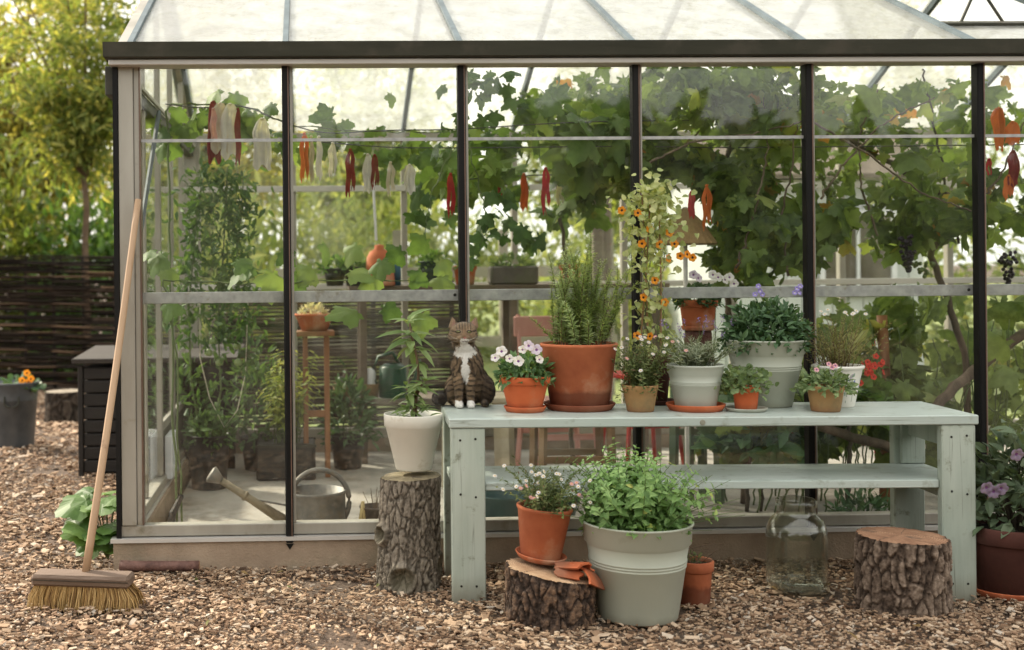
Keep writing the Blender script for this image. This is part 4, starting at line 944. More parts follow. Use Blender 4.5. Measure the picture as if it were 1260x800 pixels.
for k in range(9):
    a0 = -PI + k*2*PI/9 + r.normal(0, 0.08); zs_ = h*r.uniform(0.12, 0.2); ze = h*r.uniform(0.6, 0.85); bend = r.normal(0, 0.2)
    tt_ = np.clip((V[:, 2]-zs_)/(ze-zs_), 0, 1); d = (np.angle(np.exp(1j*(ang - a0 - bend*tt_**2))))*rt
    Cc[(np.abs(d) < 0.0016) & (V[:, 2] > zs_) & (V[:, 2] < ze)] = (0.20, 0.26, 0.20)
    for q in range(6):
        zq = zs_ + (ze-zs_)*(0.3+0.13*q); tq = (zq-zs_)/(ze-zs_); off = (0.009 if q % 2 else -0.009)
        dd = np.hypot((np.angle(np.exp(1j*(ang - a0 - bend*tq**2))))*rt - off, (V[:, 2]-zq-0.5*np.abs(d)*0.6)*0.75)
        Cc[dd < 0.0055] = [(0.17, 0.22, 0.45), (0.42, 0.28, 0.50), (0.20, 0.30, 0.22)][(q+k) % 3]
mb.c[0] = np.hstack([Cc, np.ones((len(V), 1))]); mb.build('pot', m, pt, True)
MB().lathe([(0, h*0.88), (rt*0.88, h*0.87)], 20).build('soil', M['soil'], pt)
L['drygrass'] = leafmat('dry_twig_leaf', [(0, (0.13, 0.12, 0.04)), (0.5, (0.20, 0.21, 0.08)), (1, (0.30, 0.25, 0.12))])
r = R(122); specs = [(r.uniform(0.10, 0.24), r.normal(0, 0.08), r.normal(0, 0.06)) for _ in range(85)]
tips = stems_plant(pt, rt*0.6, h*0.85, specs, L['drygrass'], NEED, 0.02, 123, spacing=0.013, r0=0.0011, whorl=2, leafup=0.8, wid=1.5, stemmat='woodstem')
for q in sorted(tips, key=lambda v: -v[2])[:9]: put_flower(pt, 'daisy', tuple(q+np.array([0, 0, 0.003])), (r.normal(0, 0.4), -0.6, 0.8), 1.1)

# --- white pot on the tall stump with the oleander
pt, rt, h, s = potted('oleander_pot', 'dirty white plastic pot with a young oleander on the tall log', 516, 582, 0.455, 73, 44, 69, M['whitepot'], 'banded')
pt.location = Vector((0.497, -0.325, 0.4565))
r = R(131); P = []; D = []; NN = []; SZ = []; st = MB()
ys = pt.location.y
main = [np.array(at_y(px_, py_, ys-0.01)[0]-pt.location) for px_, py_ in ((511, 512), (512, 490), (515, 462), (513, 440), (507, 415), (504, 398))]; main[0][2] = h*0.85
st.tube(main, 0.0065, 0.004, 8)
def whorl(c, n, ln, up, spread=1.0, tilt=0.0):
    for k in range(n):
        a = k*2*PI/n + r.uniform(-0.4, 0.4); d = np.array([math.cos(a)*spread, math.sin(a)*spread, up + r.normal(0, 0.22)])
        P.append(c + r.normal(0, 0.008, 3)); D.append(d); NN.append(np.array([0, -0.35, 1])); SZ.append(ln*r.uniform(0.75, 1.15))
for (px_, py_, n_, ln, up) in ((503, 397, 7, 0.095, 0.35), (505, 408, 6, 0.13, 0.02), (507, 416, 5, 0.12, -0.15), (510, 428, 6, 0.12, -0.25), (514, 446, 5, 0.105, -0.5)):
    whorl(np.array(at_y(px_, py_, ys-0.01)[0]-pt.location), n_, ln, up)
side = np.array(at_y(500, 478, ys-0.03)[0]-pt.location); st.tube([main[0], (main[0]+side)/2+[0.01, -0.01, 0], side], 0.004, 0.003, 6)
side2 = np.array(at_y(520, 470, ys-0.04)[0]-pt.location); st.tube([main[1], side2], 0.004, 0.003, 6)
for c in (side, side2, (main[1]+main[2])/2, (side+main[0])/2): 
    whorl(c, 7, 0.075, 0.15); whorl(c-[0, 0, 0.02], 5, 0.085, -0.3)
for k in range(36):
    a = r.uniform(0, 2*PI); q = r.uniform(0.01, 0.07); P.append(np.array([q*math.cos(a), q*math.sin(a), h*0.92+r.uniform(0, 0.05)])); D.append(np.array([math.cos(a), math.sin(a), r.uniform(-0.2, 0.9)])); NN.append(np.array([0, -0.3, 1])); SZ.append(r.uniform(0.03, 0.06))
st.build('stem', M['woodstem'], pt, True); MB().inst(tleaf(0.27, 0.18, 0.22), P, D, NN, np.array(SZ)).build('foliage', L['oleander'], pt)

# --- big grey pot of mint on the ground
pt, rt, h, s = potted('mint_pot', 'very large grey green bucket shaped pot overflowing with fresh mint', 785, 772, 0, 134, 97, 119, M['greypot'], 'plastic')
r = R(141); specs = []
for k in range(150):
    lx = r.normal(0.0, 0.118); ly = r.normal(-0.03, 0.085)
    specs.append((max(0.08, r.uniform(0.14, 0.32) - 0.40*abs(lx+0.03)), lx, ly))
specs += [(0.30, -0.02, 0), (0.32, 0.0, 0.02), (0.33, -0.03, 0.03), (0.29, 0.03, -0.02), (0.30, -0.10, 0), (0.30, 0.04, 0.02), (0.18, 0.23, 0.0), (0.20, 0.25, 0.02), (0.16, 0.22, -0.03), (0.06, 0.26, -0.04), (0.24, -0.16, 0.0), (0.2, -0.20, 0.0), (0.03, 0.22, -0.08), (0.14, 0.17, 0.0), (0.26, -0.14, 0.03)]
stems_plant(pt, rt*0.75, h*0.88, specs, L['mint'], tleaf(0.52, 0.22, 0.25, 0.05), 0.040, 142, spacing=0.021, r0=0.0022, whorl=2, leafup=0.30, start=0.06, taper=0.55)
mound(pt, h*0.86, rt*0.88, 0.12, 420, L['mint'], tleaf(0.55, 0.22, 0.25, 0.05), 0.040, 143, 0, 0.0, name='lower_foliage')
# --- small terracotta behind the mint
pt, rt, h, s = potted('weathered_pot', 'small weathered terracotta pot with a withered plant tucked behind the mint pot', 857, 750, 0, 47, 37, 55, M['terra_old'])
pt.location.y += 0.02
r = R(151); mound(pt, h*0.86, 0.04, 0.05, 60, L['fleabane'], OVN, 0.02, 152, 8)
tw = MB()
for k in range(14): tw.tube([(r.normal(0, 0.02), r.normal(0, 0.02), h*0.88), (r.normal(0, 0.05), r.normal(0, 0.03), h+r.uniform(0, 0.05)), (r.normal(0, 0.06), r.normal(0, 0.04), h+r.uniform(-0.01, 0.06))], 0.0015, 0.001, 4)
tw.build('dry_twigs', M['woodstem'], pt, kind='stuff')
# --- pot on the dark stump
zs = 0.199
ts_ = Vector((0.915, -0.76, zs))
scs = MB().lathe([(0, 0), (0.078, 0), (0.081, 0.003), (0.093, 0.018), (0.092, 0.021), (0.087, 0.02), (0.078, 0.0065), (0, 0.006)], 48).build('saucer', M['terra'], None, True, loc=ts_, rot=(math.radians(3), math.radians(7), 0)); tag(scs, 'reddish clay saucer tilted on the short dark stump', 'saucer')
pt = thing('daisy_pot', 'worn terracotta pot of wispy pink and white daisies standing on the dark stump', 'potted plant', ts_ + Vector((0.0, 0, 0.008)))
pt.rotation_euler = (math.radians(2), math.radians(5), 0)
rt, h = 0.100, 0.185; pot(pt, rt, 0.073, h, 'plain', terracotta('lime_streaked_terracotta', (0.33, 0.085, 0.035), (0.47, 0.15, 0.065), (0.50, 0.28, 0.17), 0.57, 5))
fleabane(pt, rt, h, 95, 0.17, 0.075, 161, 30)
# --- pot fragments
shm = M['terra_new']
def shard(px_, py_, z_, rot, span, r_, h_, label, seed):
    mb = MB(); a = np.linspace(PI/2-span/2, PI/2+span/2, 12)
    for (ra, s) in ((r_, 0), (r_-0.008, 1)):
        V = []
        for i, z in enumerate(np.linspace(0, h_, 5)):
            V.append(np.stack([ra*(1-0.10*z/h_)*np.cos(a), ra*(1-0.10*z/h_)*np.sin(a)-r_, (z-h_/2)*(1+0.22*np.sin(a*4+seed)) + 0.006*np.sin(a*11+seed)], -1))
        mb.add(np.array(V).reshape(-1, 3), [])
    n_ = 12; idx = np.arange(60).reshape(5, n_); q = np.stack([idx[:-1, :-1], idx[:-1, 1:], idx[1:, 1:], idx[1:, :-1]], -1).reshape(-1, 4)
    F_ = [q, q[:, ::-1]+60]
    ed = np.array(list(idx[0]) + list(idx[1:, -1]) + list(idx[-1, ::-1][1:]) + list(idx[::-1, 0][1:-1]))
    e2 = np.roll(ed, -1); F_.append(np.stack([ed, ed+60, e2+60, e2], -1))
    f = np.vstack(F_); mb.f[4].append(f); mb.m[4].append(np.zeros(len(f), int))
    o = mb.build('pot_shard', M['terra'], None, False, loc=at_z(px_, py_, z_)[0], rot=tuple(math.radians(x) for x in rot)); tag(o, label, 'pot shard', 'broken pieces of a clay pot'); return o
shard(707, 690, 0.220, (78, 14, 40), 1.7, 0.075, 0.11, 'curved broken clay piece lying on top of the other pot piece on the stump', 1)
shard(728, 702, 0.190, (62, 34, -48), 1.3, 0.10, 0.11, 'flatter broken clay piece hanging over the edge of the dark stump by the mint pot', 4)
shard(700, 699, 0.200, (95, -8, 75), 1.4, 0.07, 0.08, 'small broken clay piece lowest of the pieces against the daisy pot saucer', 7)

# --- glass jar
jar = thing('glass_jar', 'large empty clear glass jar standing on the wood chips under the bench', 'jar', (1.962, -0.49, 0))
out_ = [(0, 0.004), (0.05, 0.002), (0.095, 0), (0.108, 0.008), (0.1135, 0.03), (0.114, 0.20), (0.111, 0.235), (0.098, 0.268), (0.078, 0.288), (0.071, 0.298), (0.069, 0.318), (0.0755, 0.322), (0.077, 0.330), (0.0755, 0.345), (0.070, 0.349)]
inn = [(0.063, 0.345), (0.063, 0.298), (0.072, 0.282), (0.093, 0.262), (0.106, 0.23), (0.1085, 0.20), (0.1085, 0.035), (0.10, 0.014), (0, 0.011)]
MB().lathe(out_ + inn, 64).build('body', glassmat('thick_jar_glass', 0.10, (0.91, 0.925, 0.89), 0.045, 0.02, (0.42, 0.43, 0.36), 5, 2.6, 0.02), jar, True)

# --- dark pot by the bench end
zg = 0.0
sc_, c_ = saucer('large brick red saucer on the ground at the end of the bench', 1240, 743, 0, 92, 0.03, M['terra'])
pt = thing('shrub_pot', 'dark brown pot with a bushy grey green shrub and mauve flowers at the bench end', 'potted plant', c_ + Vector((0.015, 0, 0.008)))
rt, h = 0.165, 0.258; pot(pt, rt, 0.115, h, 'terra', M['terra_dark'])
mound(pt, h*1.02, 0.165, 0.36, 600, L['hydrangea'], OVATE, 0.066, 171, 60, 0.08, cx=0.035, ry_=0.19, stemmat='darkstem', up=0.8)
r = R(172)
for (px_, py_) in ((1215, 601), (1233, 602), (1224, 606), (1252, 560)):
    w_, _ = at_y(px_, py_, pt.location.y-0.18); put_flower(pt, 'mauve', w_-pt.location, (0, -1, -0.3), 1.0)

# --- leafy weed at the greenhouse corner
pw, _ = at_z(133, 688)
wd = thing('garden_weed', 'broad leaved green plant growing beside the concrete corner', 'plant', (pw.x, pw.y, 0))
r = R(181); P = []; D = []; NN = []; SZ = []; st = MB()
for k in range(34):
    a = r.uniform(0, 2*PI); q = r.uniform(0.02, 0.13); z = r.uniform(0.06, 0.36)*(1-q*1.6)
    c = np.array([q*math.cos(a)*0.8, q*math.sin(a)-0.02, z]); st.tube([(0, 0, 0), c*0.5+[0, 0, 0.03], c], 0.003, 0.0018, 5)
    P.append(c); D.append([math.cos(a), math.sin(a)-0.3, r.uniform(-0.3, 0.4)]); NN.append([0.1*r.normal(), -0.4, 1]); SZ.append(r.uniform(0.08, 0.17)*(0.6+z))
st.build('stems', M['stem'], wd, kind='stuff'); MB().inst(CUKE, P, D, NN, np.array(SZ)*1.2).build('foliage', L['bright'], wd)

# ------------------------------------------------------------------ cat
def cat():
    cp, s = at_z(574, 503, Z)
    root = thing('cat', 'brown tabby cat with a white bib and white paws sitting upright on the bench corner', 'cat', (cp.x+0.002, cp.y+0.105, Z))
    import bmesh
    b = bmesh.new()
    def ell(c, rad, rot=(0, 0, 0), seg=28):
        Mx = Matrix.Translation(c) @ Matrix.Rotation(rot[2], 4, 'Z') @ Matrix.Rotation(rot[1], 4, 'Y') @ Matrix.Rotation(rot[0], 4, 'X') @ Matrix.Diagonal((*rad, 1))
        bmesh.ops.create_uvsphere(b, u_segments=seg, v_segments=seg//2, radius=1, matrix=Mx)
    def cap(p, q, r0, r1, n=9):
        p, q = Vector(p), Vector(q)
        for i in range(n):
            t = i/(n-1); rr = r0 + (r1-r0)*t; ell(p.lerp(q, t), (rr, rr, rr), seg=16)
    ell((0.035, 0.055, 0.085), (0.088, 0.105, 0.085)); ell((0.022, 0.02, 0.15), (0.070, 0.080, 0.105), (0.18, 0.08, 0)); ell((0.012, -0.012, 0.195), (0.058, 0.055, 0.075))
    ell((0.005, -0.03, 0.17), (0.047, 0.05, 0.075)); ell((0.004, -0.03, 0.25), (0.046, 0.046, 0.045))
    ell((0.0, -0.055, 0.297), (0.053, 0.048, 0.044)); ell((0.030, -0.068, 0.284), (0.027, 0.026, 0.024)); ell((-0.030, -0.068, 0.284), (0.027, 0.026, 0.024))
    ell((0.011, -0.099, 0.275), (0.0165, 0.015, 0.013)); ell((-0.011, -0.099, 0.275), (0.0165, 0.015, 0.013)); ell((0, -0.094, 0.264), (0.013, 0.013, 0.010)); cap((0, -0.088, 0.305), (0, -0.106, 0.285), 0.014, 0.0085)
    for sx in (-1, 1):
        # ears: wide thick cones that flare outward
        for t in np.linspace(0, 1, 10):
            w = 0.023*(1-t)**0.85+0.0032; ell((sx*(0.034+0.011*t), -0.050+0.004*t, 0.318+0.038*t), (w, 0.0075*(1-t)+0.0025, 0.005), (0, 0, sx*-0.35), 14)
        cap((sx*0.030, -0.03, 0.17), (sx*0.027, -0.065, 0.09), 0.030, 0.021); cap((sx*0.027, -0.065, 0.09), (sx*0.0265, -0.078, 0.022), 0.021, 0.0165)
        ell((sx*0.0265, -0.092, 0.014), (0.0185, 0.026, 0.0145))
        for k in (-1, 0, 1): ell((sx*0.0265+k*0.0095, -0.113, 0.011), (0.0058, 0.008, 0.009), seg=12)
        ell((0.03+sx*0.070, 0.025, 0.062), (0.042, 0.078, 0.062), (0, 0, sx*0.2)); ell((0.03+sx*0.062, -0.045, 0.014), (0.018, 0.038, 0.0145))
    tp = [(0.03, 0.15, 0.03), (-0.05, 0.15, 0.028), (-0.10, 0.11, 0.026), (-0.118, 0.05, 0.026), (-0.112, 0.0, 0.027), (-0.100, -0.025, 0.030)]
    for p, q in zip(tp[:-1], tp[1:]): cap(p, q, 0.0245, 0.0245, 7)
    me = bpy.data.meshes.new('cat_raw'); b.to_mesh(me); b.free()
    o = bpy.data.objects.new('body', me); COL.objects.link(o)
    rm = o.modifiers.new('r', 'REMESH'); rm.mode = 'VOXEL'; rm.voxel_size = 0.0026
    sm = o.modifiers.new('s', 'SMOOTH'); sm.iterations = 7; sm.factor = 0.5
    dg = bpy.context.evaluated_depsgraph_get(); me2 = bpy.data.meshes.new_from_object(o.evaluated_get(dg))
    o.modifiers.clear(); o.data = me2; bpy.data.meshes.remove(me); me2.name = 'cat_body'
    n = len(me2.vertices); V = np.empty(n*3); me2.vertices.foreach_get('co', V); V = V.reshape(-1, 3)
    kz = np.clip((V[:, 2]-0.230)/0.035, 0, 1); kz = kz*kz*(3-2*kz); V[:, 0] *= 0.90 + 0.16*kz; V[:, 2] += 0.006*kz
    V[:, 0] += -0.004*kz + 0.10*(V[:, 2]-0.297)*kz   # head a touch tilted
    me2.vertices.foreach_set('co', V.ravel()); me2.update()
    Nn = np.empty(n*3); me2.vertices.foreach_get('normal', Nn); Nn = Nn.reshape(-1, 3)
    x, y, z = V.T
    nz = lambda f, s=0: np.array([mnoise.noise((p[0]*f+s, p[1]*f, p[2]*f)) for p in V])
    n1, n2, n3 = nz(22), nz(70, 5), nz(260, 9)
    base = np.array([0.165, 0.115, 0.072]); fawn = np.array([0.36, 0.25, 0.15]); dark = np.array([0.020, 0.015, 0.012]); white = np.array([0.86, 0.84, 0.80])
    def mixn(a, b, f): return a*(1-f[:, None]) + b*f[:, None]
    C = np.tile(base, (n, 1)); C = mixn(C, np.tile(fawn, (n, 1)), np.clip(0.35+0.5*n1+0.4*n2, 0, 0.8))
    body = (z < 0.262)
    ax = np.where(y > 0.0, 1, 0)
    st_ = np.sin((z*0.75 + np.abs(x-0.01)*0.95 + 0.5*y)*185 + n1*5.0 + n2*1.8) + 0.55*n2 + 0.3*n3           # bars on flanks and chest
    f = np.clip((st_+0.05)*1.6, 0, 1)*0.92
    legs = (z < 0.13) & (y < -0.03)
    st2 = np.sin(z*270 + n1*3.5 + np.abs(x)*60) + 0.5*n2; f = np.where(legs, np.clip((st2-0.05)*1.6, 0, 1)*0.9, f)
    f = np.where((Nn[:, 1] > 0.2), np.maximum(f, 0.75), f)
    head = ~body
    st3 = np.sin(x*560 + n2*0.5); fh = np.clip((st3-0.0)*2, 0, 1)*0.85*(z > 0.305)*(np.abs(x) < 0.034)
    chk = np.sin((z - np.abs(x)*0.55)*420 + n2) ; fh = np.maximum(fh, np.clip(chk*1.6, 0, 1)*0.8*(np.abs(x) > 0.026)*(z < 0.312)*(y > -0.088))
    fh = np.maximum(fh, 0.6*(z > 0.325)*(Nn[:, 1] > -0.3))
    f = np.where(head, fh, f)
    f = np.clip(f*(0.80 + 0.5*n2 + 0.5*n3), 0, 0.95)
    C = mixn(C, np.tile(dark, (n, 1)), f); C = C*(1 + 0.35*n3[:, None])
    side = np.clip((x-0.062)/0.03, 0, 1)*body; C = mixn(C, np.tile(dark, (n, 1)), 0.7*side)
    front = Nn[:, 1] < -0.05
    w = np.zeros(n)
    e = n2*0.35 + n3*0.25
    w = np.maximum(w, (np.hypot((x-0.004)/0.046, (z-0.224)/0.026) + e < 1.0)*front*(y < -0.02))      # bib
    w = np.maximum(w, (np.hypot((x-0.002)/0.020, (z-0.246)/0.022) + e < 1.0)*front)
    w = np.maximum(w, (np.hypot((x-0.004)/0.017, (z-0.145)/0.040) + e < 1.0)*front)     # belly flash
    w = np.maximum(w, (np.hypot((x-0.003)/0.012, (z-0.19)/0.020) + e < 1.0)*front)
    w = np.maximum(w, ((z < 0.030 + 0.006*n2) & (y < -0.075) & (np.abs(x) < 0.05)))
    w = np.maximum(w, 0.9*(np.hypot(x/0.020, (z-0.270)/0.012) + e*0.6 < 1.0)*(y < -0.088))
    for sx in (-1, 1):
        ex, ez = sx*0.0217-0.0035, 0.3085
        halo = np.hypot((x-ex)/0.015, (z-ez)/0.010); C = mixn(C, np.tile([0.42, 0.32, 0.22], (n, 1)), np.clip(1.3-halo, 0, 0.75)*(y < -0.075))
        rim_ = np.hypot((x-ex)/0.0105, (z-ez)/0.0068); C = mixn(C, np.tile(dark, (n, 1)), ((rim_ < 1.0) & (y < -0.075))*0.9)
        tear = (np.abs(z - ez - (np.abs(x-ex)-0.01)*0.15) < 0.003) & (sx*(x-ex) > 0.008) & (sx*(x-ex) < 0.030) & (y < -0.04); C[tear] = C[tear]*0.25 + dark*0.75
    C = mixn(C, np.tile(white, (n, 1)), np.clip(w, 0, 1))
    nose = np.hypot(x/0.0068, (z-0.2845)/0.0048) < 1.0; C[nose & (y < -0.104)] = (0.36, 0.15, 0.12)
    bridge = (np.abs(x) < 0.009) & (z > 0.288) & (z < 0.318) & (y < -0.085); C[bridge] = C[bridge]*0.4 + np.array([0.27, 0.17, 0.10])*0.6
    mouth = (np.abs(z - 0.2685 + np.abs(np.abs(x)-0.006)*-0.5) < 0.0013) & (np.abs(x) < 0.013) & (y < -0.1); C[mouth] = (0.05, 0.03, 0.025)
    ear = (z > 0.330) & (np.abs(np.abs(x)-0.040) < 0.012*np.clip((0.358-z)/0.03, 0, 1)) & (Nn[:, 1] < -0.45); C[ear] = C[ear]*0.25 + np.array([0.30, 0.17, 0.13])*0.75
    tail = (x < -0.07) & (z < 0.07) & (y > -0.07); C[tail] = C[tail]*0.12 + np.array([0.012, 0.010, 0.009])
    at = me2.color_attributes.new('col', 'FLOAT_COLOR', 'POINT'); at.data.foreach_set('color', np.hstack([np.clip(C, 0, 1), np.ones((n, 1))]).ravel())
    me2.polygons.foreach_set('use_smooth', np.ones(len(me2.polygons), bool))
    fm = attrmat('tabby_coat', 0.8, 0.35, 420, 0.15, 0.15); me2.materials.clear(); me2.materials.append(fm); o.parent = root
    # short fur
    r = R(7); k = 26000; ii = r.integers(0, n, k); ii = ii[~(nose[ii] & (y[ii] < -0.1))]; k = len(ii)
    P = V[ii]; D = nrm(Nn[ii]*0.55 + np.array([0, 0.1, -0.65]) + r.normal(0, 0.22, (k, 3)))
    ln = r.uniform(0.005, 0.010, k)*np.where(z[ii] > 0.255, 0.6, 1.0)*np.where(z[ii] > 0.325, 0.6, 1)*np.where(z[ii] < 0.04, 0.45, 1); sd_ = nrm(np.cross(D, r.normal(size=(k, 3))))*0.0006
    Vf = np.stack([P-sd_, P+sd_, P+D*ln[:, None]], 1).reshape(-1, 3)
    mb = MB(); mb.add(Vf, np.arange(k*3).reshape(-1, 3), 0, np.repeat(np.clip(C[ii]*r.uniform(0.8, 1.25, (k, 1)), 0, 1), 3, 0)); mb.build('fur', fm, root)
    # eyes, half closed
    em = pmat('amber_green_eye', g2((0.20, 0.20, 0.06)), 30, 0.08, 0, spec=0.8)
    pm = pmat('black_pupil', g2((0.004, 0.004, 0.004)), 30, 0.08, 0, spec=0.8)
    for sx in (-1, 1):
        bm_ = MB(); 
        bm_.lathe([(0.0001, 0.0048), (0.003, 0.0044), (0.006, 0.002), (0.0072, -0.002)], 20)
        e_ = bm_.build('eye', em, root, True, loc=(sx*0.0217-0.0035, -0.0965, 0.3085+sx*-0.001), rot=(math.radians(88), 0, sx*math.radians(22))); e_.scale = (1.2, 0.78, 1.1)
        pp = MB().lathe([(0.0001, 0.0053), (0.0018, 0.0050), (0.0022, 0.0042)], 12).build('pupil', pm, e_, True)
        ld = MB(); a = np.linspace(-1, 1, 9); ld.tube(np.stack([a*0.0085, 0.0062*(1-a**2)-0.0008, 0.0025-0.004*a**2], -1), 0.0016, n=5); ld.tube(np.stack([a*0.0085, -0.0062*(1-a**2)+0.0008, 0.002-0.004*a**2], -1), 0.0012, n=5)
        ld.build('eyelid', pm, e_, True)
    wk = MB()
    for sx in (-1, 1):
        for k_ in range(4):
            z0 = 0.272+0.003*(k_ % 3); p0 = np.array([sx*0.016, -0.108, z0]); p2 = p0 + np.array([sx*0.055, -0.012+0.006*k_, 0.022-0.011*(k_ % 4)]); wk.tube([p0, (p0+p2)/2+[0, 0, 0.004], p2], 0.0003, 0.00012, 4)
    wk.build('whiskers', fmat('white_whisker', (0.8, 0.8, 0.78)), root)
    root.rotation_euler.z = -0.06; root.scale = (1.0, 0.97, 1.0)
cat()
# ------------------------------------------------------------------ inside the greenhouse
FZ = 0.037
def ctr(px_, py_, Y): return at_y(px_, py_, Y)[0]
# watering can
pc_, s = at_z(388, 641, 0.037); can = thing('watering_can', 'old galvanised watering can with a long spout and big arched handle on the greenhouse floor', 'watering can', (pc_.x, 0.52, FZ))
sc = F/(0.52+DC); rr = 37/sc
oldzinc = pmat('old_zinc', [(0.3, (0.085, 0.085, 0.078)), (0.7, (0.19, 0.185, 0.17))], 12, 0.5, 0.2, metal=0.3, stain=(0.17, 0.14, 0.10), stain_scale=8)
ch = 0.19
MB().lathe([(0, 0), (rr, 0), (rr+0.004, 0.004), (rr, 0.012), (rr, ch-0.02), (rr+0.004, ch-0.012), (rr+0.004, ch), (rr-0.003, ch), (rr-0.004, 0.02), (0, 0.015)], 44).build('body', oldzinc, can, True)
MB().add([(-rr, 0, ch+0.002)] + [(rr*math.cos(a), rr*math.sin(a), ch+0.002 + 0.03*math.sin(math.pi*(i/12))) for i, a in enumerate(np.linspace(PI*0.62, PI*1.38, 13))], [(0, i+1, i+2) for i in range(12)]).build('hood', oldzinc, can)
MB().tube([(rr*math.cos(a)*0.98 + 0.02, 0, ch*0.72 + 0.145*math.sin(a)) if a < PI else (0, 0, 0) for a in np.linspace(-0.75, PI*0.93, 22)], 0.0125, n=8).build('handle', oldzinc, can, True)
spa = Vector((-rr*0.95, 0, 0.04)); spb = ctr(270, 590, 0.50) - can.location; spb.y = -0.02
brass = pmat('tarnished_brass_spout', [(0.3, (0.12, 0.10, 0.065)), (0.7, (0.25, 0.21, 0.14))], 14, 0.5, 0.2, metal=0.3)
spo = MB().tube([tuple(spa), tuple(spa.lerp(spb, 0.5)), tuple(spb)], [0.027, 0.019, 0.016], n=14).build('spout', brass, can, True)
mid = spa.lerp(spb, 0.55); MB().tube([(-rr*0.9, 0, ch*0.62), tuple(mid)], 0.005, n=6).build('spout_brace', oldzinc, can)
MB().tube([tuple(spa.lerp(spb, 0.60)), tuple(spa.lerp(spb, 0.64))], 0.023, n=14).build('collar', brass, spo, True)
dv = (spb-spa).normalized(); MB().tube([tuple(spb-dv*0.01), tuple(spb+dv*0.045), tuple(spb+dv*0.052)], [0.017, 0.042, 0.030], n=18).build('rose', oldzinc, can, True)

# yellow handled pruner, brown bowl
py = ctr(441, 640, 0.45); o = MB(); o.tube([(0, 0, 0), (0.012, 0.0, 0.08), (0.022, 0, 0.145)], 0.009, 0.008, 8).tube([(0.02, 0.01, 0), (0.026, 0.008, 0.07), (0.022, 0.004, 0.145)], 0.009, 0.007, 8)
pr_ = thing('garden_shears', 'cream handled garden shears standing open by the sill beside the watering can', 'shears', (py.x, 0.45, FZ))
o.build('handle', pmat('cream_handle', g2((0.55, 0.42, 0.18)), 12, 0.5, 0), pr_, True); MB().bbox(-0.03, -0.008, 0, 0.01, 0, 0.04).build('blue_grip', pmat('blue_grip', g2((0.07, 0.22, 0.42)), 12, 0.5, 0), pr_)
py = ctr(462, 640, 0.5); bw_ = thing('plant_pot', 'brown pot of dry twigs on the floor behind the tall log', 'plant pot', (py.x, 0.5, FZ))
MB().lathe([(0, 0), (0.05, 0), (0.07, 0.105), (0.074, 0.107), (0.074, 0.115), (0.068, 0.115), (0.055, 0.06), (0, 0.05)], 30).build('pot', pmat('brown_plastic', g2((0.075, 0.05, 0.035)), 12, 0.5, 0.1), bw_, True)
tw = MB(); r = R(200)
for k in range(9): tw.tube([(0, 0, 0.05), (r.normal(0, 0.03), r.normal(0, 0.02), 0.16+0.05*r.random())], 0.0015, 0.001, 4)
tw.build('dry_twigs', M['woodstem'], bw_, kind='stuff')
# black tomato pot with vine
py, s = at_z(255, 606, FZ); bp_ = thing('tomato_pot', 'black plastic pot with a tall dark green tomato vine in the greenhouse corner', 'potted plant', (py.x, py.y+0.14, FZ))
blackp = pmat('black_plastic', g2((0.014, 0.014, 0.013)), 10, 0.45, 0.05)
sB = F/(bp_.location.y+DC); rt = 27/sB; h = 66/sB; pot(bp_, rt, rt*0.78, h, 'plastic', blackp)
L['tomato'] = leafmat('tomato_leaf', [(0, (0.03, 0.07, 0.022)), (0.6, (0.065, 0.12, 0.04)), (1, (0.12, 0.19, 0.065))], 0.6, 0.35)
mound(bp_, h*0.9, 0.11, 0.14, 240, L['tomato'], OVN, 0.06, 201, 12, 0.2)
yb_ = bp_.location.y; r = R(202); P = []; D = []; vs = MB()
for (pts) in ([(250, 550), (235, 470), (232, 380), (240, 290), (250, 210)], [(258, 550), (272, 480), (268, 400), (275, 310), (280, 205)], [(262, 552), (300, 500), (306, 430), (290, 330), (300, 220)]):
    q = np.array([np.array(at_y(a, b, yb_-0.05+r.normal(0, 0.04))[0]-bp_.location) for a, b in pts]); t = np.linspace(0, 4, 40); q = np.stack([np.interp(t, range(5), q[:, i]) for i in range(3)], -1)
    vs.tube(q, 0.006, 0.004, 5)
    for i in range(40):
        m_ = 5 if i < 18 else 22
        P += list(q[i] + r.normal(0, 0.055 if i > 18 else 0.04, (m_, 3))); D += list(nrm(rdir(r, m_) + np.array([0, 0, -0.6])))
vs.build('stems', M['stem'], bp_, kind='stuff')
P = np.array(P); MB().inst(OVN, P, D, rdir(r, len(P), 0.6)+np.array([0, -0.5, 0]), r.uniform(0.035, 0.075, len(P))).build('foliage', L['tomato'], bp_)
tmm = MB().lathe([(0, 0.022), (0.010, 0.0205), (0.019, 0.013), (0.0225, 0), (0.019, -0.014), (0.009, -0.019), (0, -0.018)], 16).mesh('tomato', pmat('pale_green_tomato', g2((0.20, 0.27, 0.10)), 14, 0.3, 0))
for (a, b) in ((292, 426), (257, 434), (293, 446), (262, 420), (270, 446)): share('tomato', tmm, bp_, at_y(a, b, yb_-0.10)[0]-bp_.location)
# hanging twine loop
q = [at_y(a, b, yb_-0.12)[0] for a, b in ((246, 370), (246, 440), (258, 490), (276, 526), (292, 505), (302, 460), (305, 372))]
tag(MB().tube(np.array(q), 0.0028, n=5).build('plant_twine', M['twine'], None, True), 'pale twine hanging in a long loop before the tomato vine', 'string')
